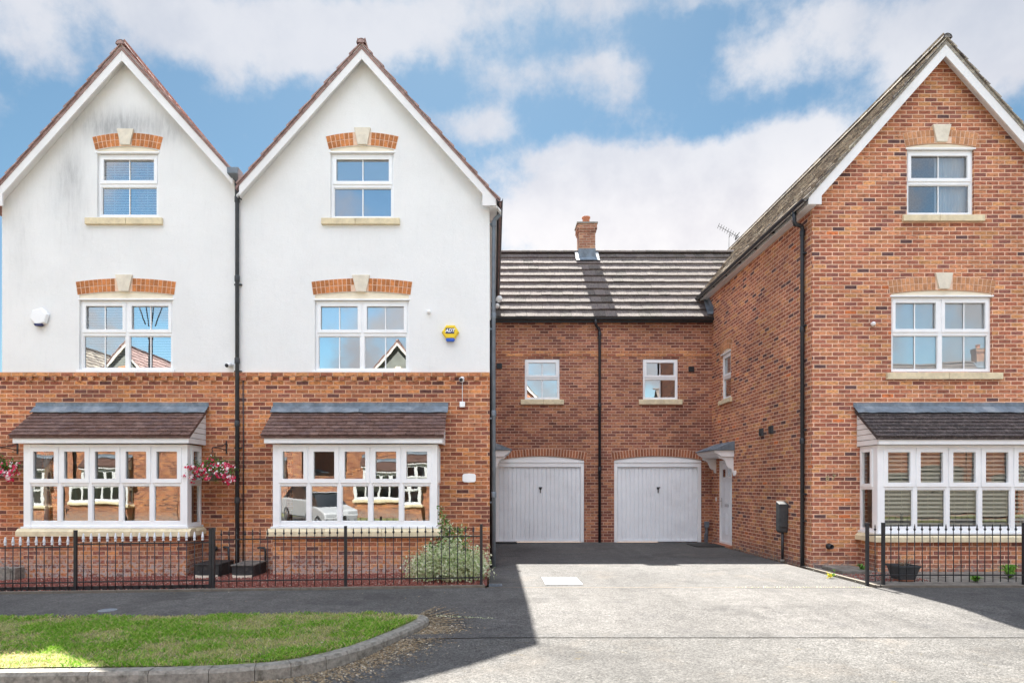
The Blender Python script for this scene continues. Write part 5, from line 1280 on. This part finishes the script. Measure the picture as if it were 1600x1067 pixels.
mb = MB(); e = .012; mb.box(gx0, gx1, gy0, gy0 + e, .006, .016); mb.box(gx0, gx1, gy1 - e, gy1, .006, .016); mb.box(gx0, gx0 + e, gy0 + e, gy1 - e, .006, .016); mb.box(gx1 - e, gx1, gy0 + e, gy1 - e, .006, .016); mb.build('frame', M['grey_pipe'], t)
mb = MB()
for i in range(8): x = gx0 + .025 + i * .0215; mb.box(x, x + .009, gy0 + e, gy1 - e, .008, .014)
mb.build('grille', M['grey_pipe'], t)
def disc(name, x, y, r, label, m='dark_grey', dz=.004, cat='cover'):
    mb = MB(); z = zg(x, y) + dz; mb.lathe((x, y, z), [(r * 1.0, -.03), (r, .0), (r * .9, .003), (r * .88, -.002), (r * .1, .0)], 28); solo(mb, name, M[m], label, cat, (x, y, z))
disc('stopcock_cover', fx(168, 8.36), 8.36, .11, 'small round metal cover in the asphalt path left of centre', 'grey_pipe')
disc('inspection_cover', fx(1360, 10.35), 10.42, .17, 'round black inspection cover beside the gate post of the right railings', 'dark_grey', .026)
# flagstones by the corner of the brick house
for i, (x0, x1, y0, y1) in enumerate(((fx(1297, 11.5), fx(1342, 11.5), 11.10, 11.85),)):
    mb = MB()
    for k in range(2): mb.box(x0 + .02 * k, x1 + .05 * k, y0 + .38 * k, y0 + .36 + .38 * k, .02, .075 + rnd(0, .01))
    solo(mb, 'stacked_slabs', M['slab'], 'weathered paving slabs lying at the corner of the brick house', 'slabs', (x0, y0, .02), bev=.012)
for (px, y, r) in ((1271, 11.85, .06), (1279, 11.75, .08), (1287, 11.6, .055), (1352, 10.2, .05)): pass
# door mats
mb = MB(); mb.box(XL + .02, .62, 17.0, 17.35, .003, .03); solo(mb, 'door_mat', M['rubber'], 'black rubber mat at the foot of the left garage door', 'mat', (XL + .02, 17.0, 0), bev=.008)
mb = MB(); mb.box(5.0, 5.72, 16.1, 16.9, .003, .022); solo(mb, 'door_mat', M['rubber'], 'flat black mat on the ground outside the white front door', 'mat', (5.0, 16.1, 0), bev=.008)

# ------------------------------------------------------------------ plants
def leaf_cloud(mb, pts, size, mi=0, asp=.5, fold=.25, up=.3):
    for p in pts:
        d = Vector((random.gauss(0, 1), random.gauss(0, 1), random.gauss(up, 1))).normalized(); n_ = Vector((random.gauss(0, 1), random.gauss(0, 1), random.gauss(.6, 1))).normalized()
        s_ = d.cross(n_).normalized(); n_ = s_.cross(d).normalized(); L_ = rnd(*size); wv = L_ * asp * .5; p = Vector(p)
        mb.add([p, p + d * L_ * .45 + s_ * wv + n_ * wv * fold, p + d * L_, p + d * L_ * .45 - s_ * wv + n_ * wv * fold], [(0, 1, 2, 3)], mi if isinstance(mi, int) else random.choice(mi))
# variegated shrub
sx0, sy0 = fx(700, 10.6), 10.62
t = thing('shrub', 'cream variegated bush with a taller green shoot, spilling past the end of the middle railings', 'shrub', (sx0, sy0, 0))
mb = MB(); twigs = MB(); lobes = []
for k in range(64):
    a = rnd(0, 2 * PI); rr = math.sqrt(random.random()); cx = sx0 + .02 + math.cos(a) * rr * .58 + .02; cy = sy0 + math.sin(a) * rr * .42
    top = .60 * (1 - .55 * rr ** 2) * rnd(.72, 1.12); lobes.append((cx, cy, top))
    for q in range(3):
        h = top * rnd(.25, 1); c = Vector((cx, cy, h)); r_ = rnd(.06, .12)
        leaf_cloud(mb, [c + Vector((random.gauss(0, r_), random.gauss(0, r_), random.gauss(0, r_ * .8))) for _ in range(46)], (.032, .062), 0, .62)
    twigs.tube([(sx0 + rnd(-.1, .1), sy0 + rnd(-.05, .05), 0), (sx0 + (cx - sx0) * .5, sy0 + (cy - sy0) * .5, top * .5), (cx, cy, top)], [.007, .005, .002], 5)
for k in range(26):
    a = rnd(-.2, PI + .2) if k % 2 else rnd(0, 2 * PI); e = rnd(.5, .72); p0 = Vector((sx0 + math.cos(a) * .4, sy0 + rnd(-.25, .2), rnd(.1, .45))); d = Vector((math.cos(a) * .8, rnd(-.3, .1), rnd(.1, .6))).normalized()
    for j in range(7): q = p0 + d * (.05 + j * .028); leaf_cloud(mb, [q + Vector((rnd(-.012, .012), rnd(-.012, .012), rnd(-.012, .012))) for _ in range(3)], (.025, .045), 0, .55)
mb.V = [(x, y, max(z, .03 + .01 * ((i * 7) % 5))) for i, (x, y, z) in enumerate(mb.V)]
mb.build('foliage', M['leaf_var'], t)
g2 = MB()
for (dx, h, n_, r_) in ((-.12, 1.20, 150, .03), (-.06, 1.06, 120, .05), (.02, .90, 150, .06), (-.02, .98, 90, .05), (.12, .86, 130, .06), (-.3, .62, 50, .05), (.22, .90, 90, .045), (.30, .74, 60, .05)):
    for k in range(n_):
        u = random.random(); z = .35 + (h - .35) * u; leaf_cloud(g2, [(sx0 + dx + random.gauss(0, r_ * (1.5 - u)), sy0 - .02 + random.gauss(0, r_), z)], (.035, .065), [0, 1, 0], .55)
    twigs.tube([(sx0 + dx * .4, sy0 + .05, .05), (sx0 + dx, sy0 + .1, h)], [.007, .003], 5)
g2.build('shoots', [M['leaf_green'], M['leaf_var']], t)['kind'] = 'stuff'; twigs.build('stem', M['stem'], t)

def hanging_basket(px, py, label, bracket_dx=.34, seed=1, flower_n=1500):
    random.seed(seed); Y = YF - .34; x, z = fx(px, Y), fz(py, Y)
    t = thing('hanging_basket', label, 'hanging basket', (x, Y, z - .12), 'flower baskets beside the left bay')
    mb = MB(); mb.lathe((x, Y, z - .14), [(.04, 0), (.10, .02), (.15, .07), (.175, .13), (.18, .15), (.165, .15)], 20); mb.build('basket', M['slab'], t)
    fo = MB(); leaf_cloud(fo, [(x + random.gauss(0, .15), Y + random.gauss(0, .12), z + .06 + random.gauss(0, .075)) for _ in range(2200)], (.02, .05), 0, .5)
    leaf_cloud(fo, [(x + random.gauss(0, .06), Y + random.gauss(0, .06), z + rnd(.1, .30)) for _ in range(120)], (.02, .045), 0, .4)
    fo.build('foliage', M['leaf_green'], t)
    fl_ = MB(); 
    clusters = [(x + rnd(-.40, .40), Y + rnd(-.22, .1), z + rnd(-.10, .16)) for _ in range(120)] + [(x + s * rnd(.25, .42), Y - .05, z + rnd(-.20, -.05)) for s in (-1, 1) for _ in range(9)] + [(x + rnd(-.05, .12), Y, z + rnd(.14, .28)) for _ in range(5)]
    clusters = [c for c in clusters if ((c[0] - x) / .43) ** 2 + ((c[2] - z) / .30) ** 2 < 1.1]
    for c in clusters:
        for k in range(random.randint(2, 5)):
            p = Vector((c[0] + random.gauss(0, .018), c[1] - .05 + random.gauss(0, .02), c[2] + random.gauss(0, .016))); r_ = rnd(.017, .029); mi = 1 if random.random() < .28 else 0
            n_ = Vector((rnd(-.6, .6), -1, rnd(-.2, .8))).normalized(); u = n_.orthogonal().normalized(); v = n_.cross(u); vs = [p]
            for j in range(10): a = 2 * PI * j / 10; rr = r_ * (1 if j % 2 else .6); vs.append(p + (u * math.cos(a) + v * math.sin(a)) * rr - n_ * (-.004 if j % 2 else 0))
            fl_.add(vs, [(0, 1 + j, 1 + (j + 1) % 10) for j in range(10)], mi)
    fl_.build('flowers', [M['petal_pink'], M['petal_white']], t)['kind'] = 'stuff'
    bx = x + bracket_dx * .0
    b = MB(); zb = fz(699, YF); b.box(bx + .10, bx + .125, YF - .012, YF, zb - .12, zb + .12)
    b.tube([(bx + .112, YF - .01, zb + .08), (bx + .08, YF - .10, zb + .03), (bx, Y, zb - .02)], .008, 6); b.tube([(bx + .112, YF - .01, zb - .06), (bx + .06, YF - .12, zb - .02), (bx, Y, zb - .02), (bx - .0, Y - .02, zb - .06)], .008, 6)
    b.build('bracket', M['iron'], t)
    c = MB()
    for k in range(3): a = 2 * PI * k / 3; c.tube([(x, Y, zb - .06), (x + math.cos(a) * .17, Y + math.sin(a) * .17, z)], .004, 5)
    c.build('chain', M['iron'], t)
hanging_basket(332, 739, 'hanging basket of pink and white flowers between the left bay window and the downpipe', seed=3)
hanging_basket(-4, 735, 'hanging basket of pink flowers left of the left bay window, cut by the photo edge', seed=5)
random.seed(11)

def rosette(name, x, y, z, r, n, m, label, cat, h=.5):
    mb = MB()
    for k in range(n):
        a = rnd(0, 2 * PI); L_ = rnd(.6, 1) * r; d = Vector((math.cos(a), math.sin(a), 0)); s_ = Vector((-d.y, d.x, 0)); up_ = rnd(.3, 1) * h * r; w_ = L_ * .18
        p = [Vector((x, y, z)), Vector((x, y, z)) + d * L_ * .5 + Vector((0, 0, up_)), Vector((x, y, z)) + d * L_ + Vector((0, 0, up_ * .8))]
        mb.add([p[0] - s_ * .004, p[0] + s_ * .004, p[1] + s_ * w_, p[1] - s_ * w_, p[2]], [(0, 1, 2, 3), (3, 2, 4)])
    return solo(mb, name, m, label, cat, (x, y, z))
zb = .025
rosette('weed', fx(1585, 10.5), 10.6, zb, .20, 34, M['leaf_lime'], 'wide clump of bright green weeds under the bay at the right edge', 'weed', 1.1)
rosette('weed', fx(1524, 10.2), 10.2, zb, .14, 26, M['leaf_lime'], 'small green weed behind the railings, right of the flower pot', 'weed', .8)
rosette('weed', fx(1347, 11.3), 11.3, zb, .12, 30, M['leaf_green'], 'dark green weed at the foot of the brick bay corner', 'weed', 1.3)
x, y = fx(1299, 10.75), 10.75
t = thing('flowering_weed', 'yellow flowering weed at the edge of the sunlit drive', 'flower', (x, y, 0)); mb = MB()
leaf_cloud(mb, [(x + random.gauss(0, .03), y + random.gauss(0, .02), .05 + random.gauss(0, .018)) for _ in range(60)], (.02, .04), 0, .6); mb.V = [(a, b, max(c, .004)) for a, b, c in mb.V]; mb.build('foliage', M['leaf_lime'], t)
mb = MB(); leaf_cloud(mb, [(x - .03 + random.gauss(0, .022), y - .02 + random.gauss(0, .02), .05 + random.gauss(0, .02)) for _ in range(70)], (.015, .03), 0, .8); mb.V = [(a, b, max(c, .004)) for a, b, c in mb.V]; mb.build('flowers', M['petal_yellow'], t)
# flower pot
x, y = fx(1411, 10.35), 10.35
t = thing('plant_pot', 'dark plastic pot with dry stalks on a saucer behind the right railings', 'plant pot', (x, y, zb)); v = []
mb = MB(); s0, s1, h = .115, .165, .22
for s_, z_ in ((s0, .02), (s1, h)): v += [(x + a * s_, y + b * s_, zb + z_) for a, b in ((-1, -1), (1, -1), (1, 1), (-1, 1))]
v += [(x + a * (s1 + .012), y + b * (s1 + .012), zb + z_) for z_ in (h, h + .03) for a, b in ((-1, -1), (1, -1), (1, 1), (-1, 1))] + [(x + a * (s1 - .01), y + b * (s1 - .01), zb + h + .03) for a, b in ((-1, -1), (1, -1), (1, 1), (-1, 1))] + [(x + a * (s1 - .02), y + b * (s1 - .02), zb + h - .02) for a, b in ((-1, -1), (1, -1), (1, 1), (-1, 1))]
fs = [(3, 2, 1, 0), (16, 17, 18, 19)][:1] + [(20 - 4 + 0, 17, 18, 19)][:0]
for lo in (0, 4, 8, 12, 16):
    for j in range(4): k = (j + 1) % 4; fs.append((lo + j, lo + k, lo + 4 + k, lo + 4 + j)) if lo + 4 + k < len(v) else None
mb.add(v, fs); mb.build('pot', M['dark_grey'], t)
mb = MB(); mb.prism([(x - .14, y - .14, zb + h - .02), (x + .14, y - .14, zb + h - .02), (x + .14, y + .14, zb + h - .02), (x - .14, y + .14, zb + h - .02)], (0, 0, .01)); mb.build('compost', M['soil'], t)
mb = MB()
for k in range(22): a = rnd(0, 2 * PI); mb.tube([(x + rnd(-.08, .08), y + rnd(-.08, .08), zb + h - .01), (x + rnd(-.12, .12), y + rnd(-.1, .1), zb + h + rnd(.06, .15))], .0025, 4)
mb.build('dry_stalk', M['litter'], t)
mb = MB(); mb.lathe((x + .02, y, zb), [(.13, 0), (.155, .02), (.15, .022), (.12, .012)], 20); mb.build('saucer', M['terracotta'], t)
# moss and tufts along the drive edges
def tufts(name, pts, n, m):
    X = []; Y = []
    for (xa, ya, xb, yb, k) in pts:
        for _ in range(k): u = random.random(); X.append(xa + (xb - xa) * u + random.gauss(0, .012)); Y.append(ya + (yb - ya) * u + random.gauss(0, .012))
    X, Y = np.array(X), np.array(Y); V, Fc = flakes('', X, Y, np.array([zg(a, b) for a, b in zip(X, Y)]) + .002, (.004, .013), None, tilt=1.2, curl=1.2); return from_arrays(name, V, Fc, m)
tufts('moss', [(-.70, 7.84, .0, 7.70, 160), (3.6, YP - .03, 5.6, YP - .03, 110), (5.78, 10, 5.78, 12, 120)], 0, M['leaf_var'])
tufts('wall_foot_debris', [(5.76, 12.1, 5.80, 16.0, 700), (5.87, 11.9, 6.3, 11.7, 260), (5.85, 10.0, 5.9, 11.7, 200)], 0, M['litter'])

# ------------------------------------------------------------------ across the street: what the panes mirror
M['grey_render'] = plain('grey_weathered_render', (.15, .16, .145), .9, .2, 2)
def opposite(src, x, label, sw=None):
    c = copy_tree(src)
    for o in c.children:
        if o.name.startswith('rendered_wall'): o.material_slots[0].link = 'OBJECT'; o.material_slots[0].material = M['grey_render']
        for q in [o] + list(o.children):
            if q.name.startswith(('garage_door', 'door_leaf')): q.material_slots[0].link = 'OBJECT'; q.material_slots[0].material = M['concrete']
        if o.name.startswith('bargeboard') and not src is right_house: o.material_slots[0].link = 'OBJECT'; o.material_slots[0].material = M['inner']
    c.location = (x, -12.0, 0); c.rotation_euler = (0, 0, PI); c['label'] = label; return c
opposite(mid_house, -5.5, 'white gabled house across the street, mirrored in the middle first floor window', None)
opposite(left_house, -20.2, 'white gabled house across the street, mirrored in the left first floor window')
opposite(right_house, -12.9, 'brick gabled house across the street, mirrored in the left bay window')
opposite(right_house, -24.9, 'brick gabled house far across the street, mirrored at the left end of the left bay')
opposite(right_house, 1.9, 'brick gabled house across the street, mirrored in the left garage window')
opposite(link, 16.6, 'garages across the street, mirrored in the panes of the right bay window')
opposite(link, 22.6, 'second pair of garages across the street, mirrored in the right bay window')
opposite(link, 28.6, 'third pair of garages across the street, mirrored at the right edge of the photo')
for a, b, lb in ((-10.62, -7.76, 'left of the white car'), (-3.2, -.45, 'right of the white car'), (-17.95, -15.2, 'far to the left of the white car')):
    mb = MB(); mb.box(a, b, -12.3, -12.08, -.3, 2.0); mb.box(a, b, -12.33, -12.05, 2.002, 2.07)
    solo(mb, 'garden_wall', M['brick_right'], 'brick garden wall across the street ' + lb, 'wall', (a, -12.2, 0))
# street lamp on the near pavement, off to the left, mirrored in the left first floor window
lx_, ly_ = -8.8, 7.3
t = thing('street_lamp', 'black lantern street lamp mirrored in the left first floor window', 'street lamp', (lx_, ly_, g0(lx_)))
mb = MB(); mb.lathe((lx_, ly_, g0(lx_)), [(.10, 0), (.10, .9), (.06, 1.0), (.05, 5.4), (.07, 5.45), (.03, 5.6)], 14); mb.build('post', M['iron'], t)
mb = MB()
for k in range(4): a = PI / 4 + k * PI / 2; mb.tube([(lx_ + math.cos(a) * .12, ly_ + math.sin(a) * .12, 5.6), (lx_ + math.cos(a) * .30, ly_ + math.sin(a) * .30, 6.15)], .015, 6)
mb.build('frame', M['iron'], t)
mb = MB(); mb.lathe((lx_, ly_, 6.15), [(.36, 0), (.36, .03), (.12, .28), (.05, .32), (.04, .42), (.01, .48)], 4); mb.build('hood', M['iron'], t)

# white car parked across the street, mirrored in the middle bay
M['car_paint'] = plain('white_car_paint', (.62, .64, .66), .2, .02, 2); M['car_glass'] = plain('dark_car_glass', (.02, .025, .03), .05, .02, 2); M['headlight'] = plain('headlight_glass', (.6, .63, .66), .1, .05, 9)
cl = (-7.0, -4.1, zg(-7, 0))
car = thing('parked_car', 'white car parked across the street, mirrored in the middle bay window', 'car', cl)
TC = Matrix.Translation(cl) @ Matrix.Rotation(math.radians(55), 4, 'Z')
mb = MB(TC); low = [(-2.12, .30), (2.10, .28), (2.16, .55), (2.08, .78), (1.15, .98), (-1.9, 1.0), (-2.10, .85), (-2.16, .5)]
loft(mb, low, -.86, low, .86); mb.build('body', M['car_paint'], car, bev=.06)
mb = MB(TC); b4 = [(-1.85, -.80, .99), (1.15, -.80, .97), (1.15, .80, .97), (-1.85, .80, .99)]; t4 = [(-1.45, -.62, 1.50), (.25, -.62, 1.52), (.25, .62, 1.52), (-1.45, .62, 1.50)]
mb.add(b4 + t4, [(0, 1, 5, 4), (1, 2, 6, 5), (2, 3, 7, 6), (3, 0, 4, 7)]); mb.build('window', M['car_glass'], car)
mb = MB(TC); mb.prism([(-1.5, -.64, 1.503), (.3, -.64, 1.523), (.3, .64, 1.523), (-1.5, .64, 1.503)], (0, 0, .04)); mb.build('roof', M['car_paint'], car, bev=.02)
for sx in (-1.3, 1.32):
    for sy in (-.80, .80):
        mb = MB(TC); mb.lathe((sx, sy, .32), [(.30, -.10), (.33, -.07), (.33, .07), (.30, .10)], 24, 'y'); wl_ = mb.build('wheel', M['rubber'], car)
        mb = MB(TC); mb.lathe((sx, sy + math.copysign(.102, sy), .32), [(.2, -.01), (.2, .01)], 16, 'y'); mb.build('rim', M['chrome'], wl_)
for sy in (-.62, .62): mb = MB(TC); mb.box(2.06, 2.15, sy - .18, sy + .18, .60, .74); mb.build('headlight', M['headlight'], car, bev=.02)
mb = MB(TC); mb.box(2.13, 2.17, -.35, .35, .38, .55); mb.build('grille', M['rubber'], car)
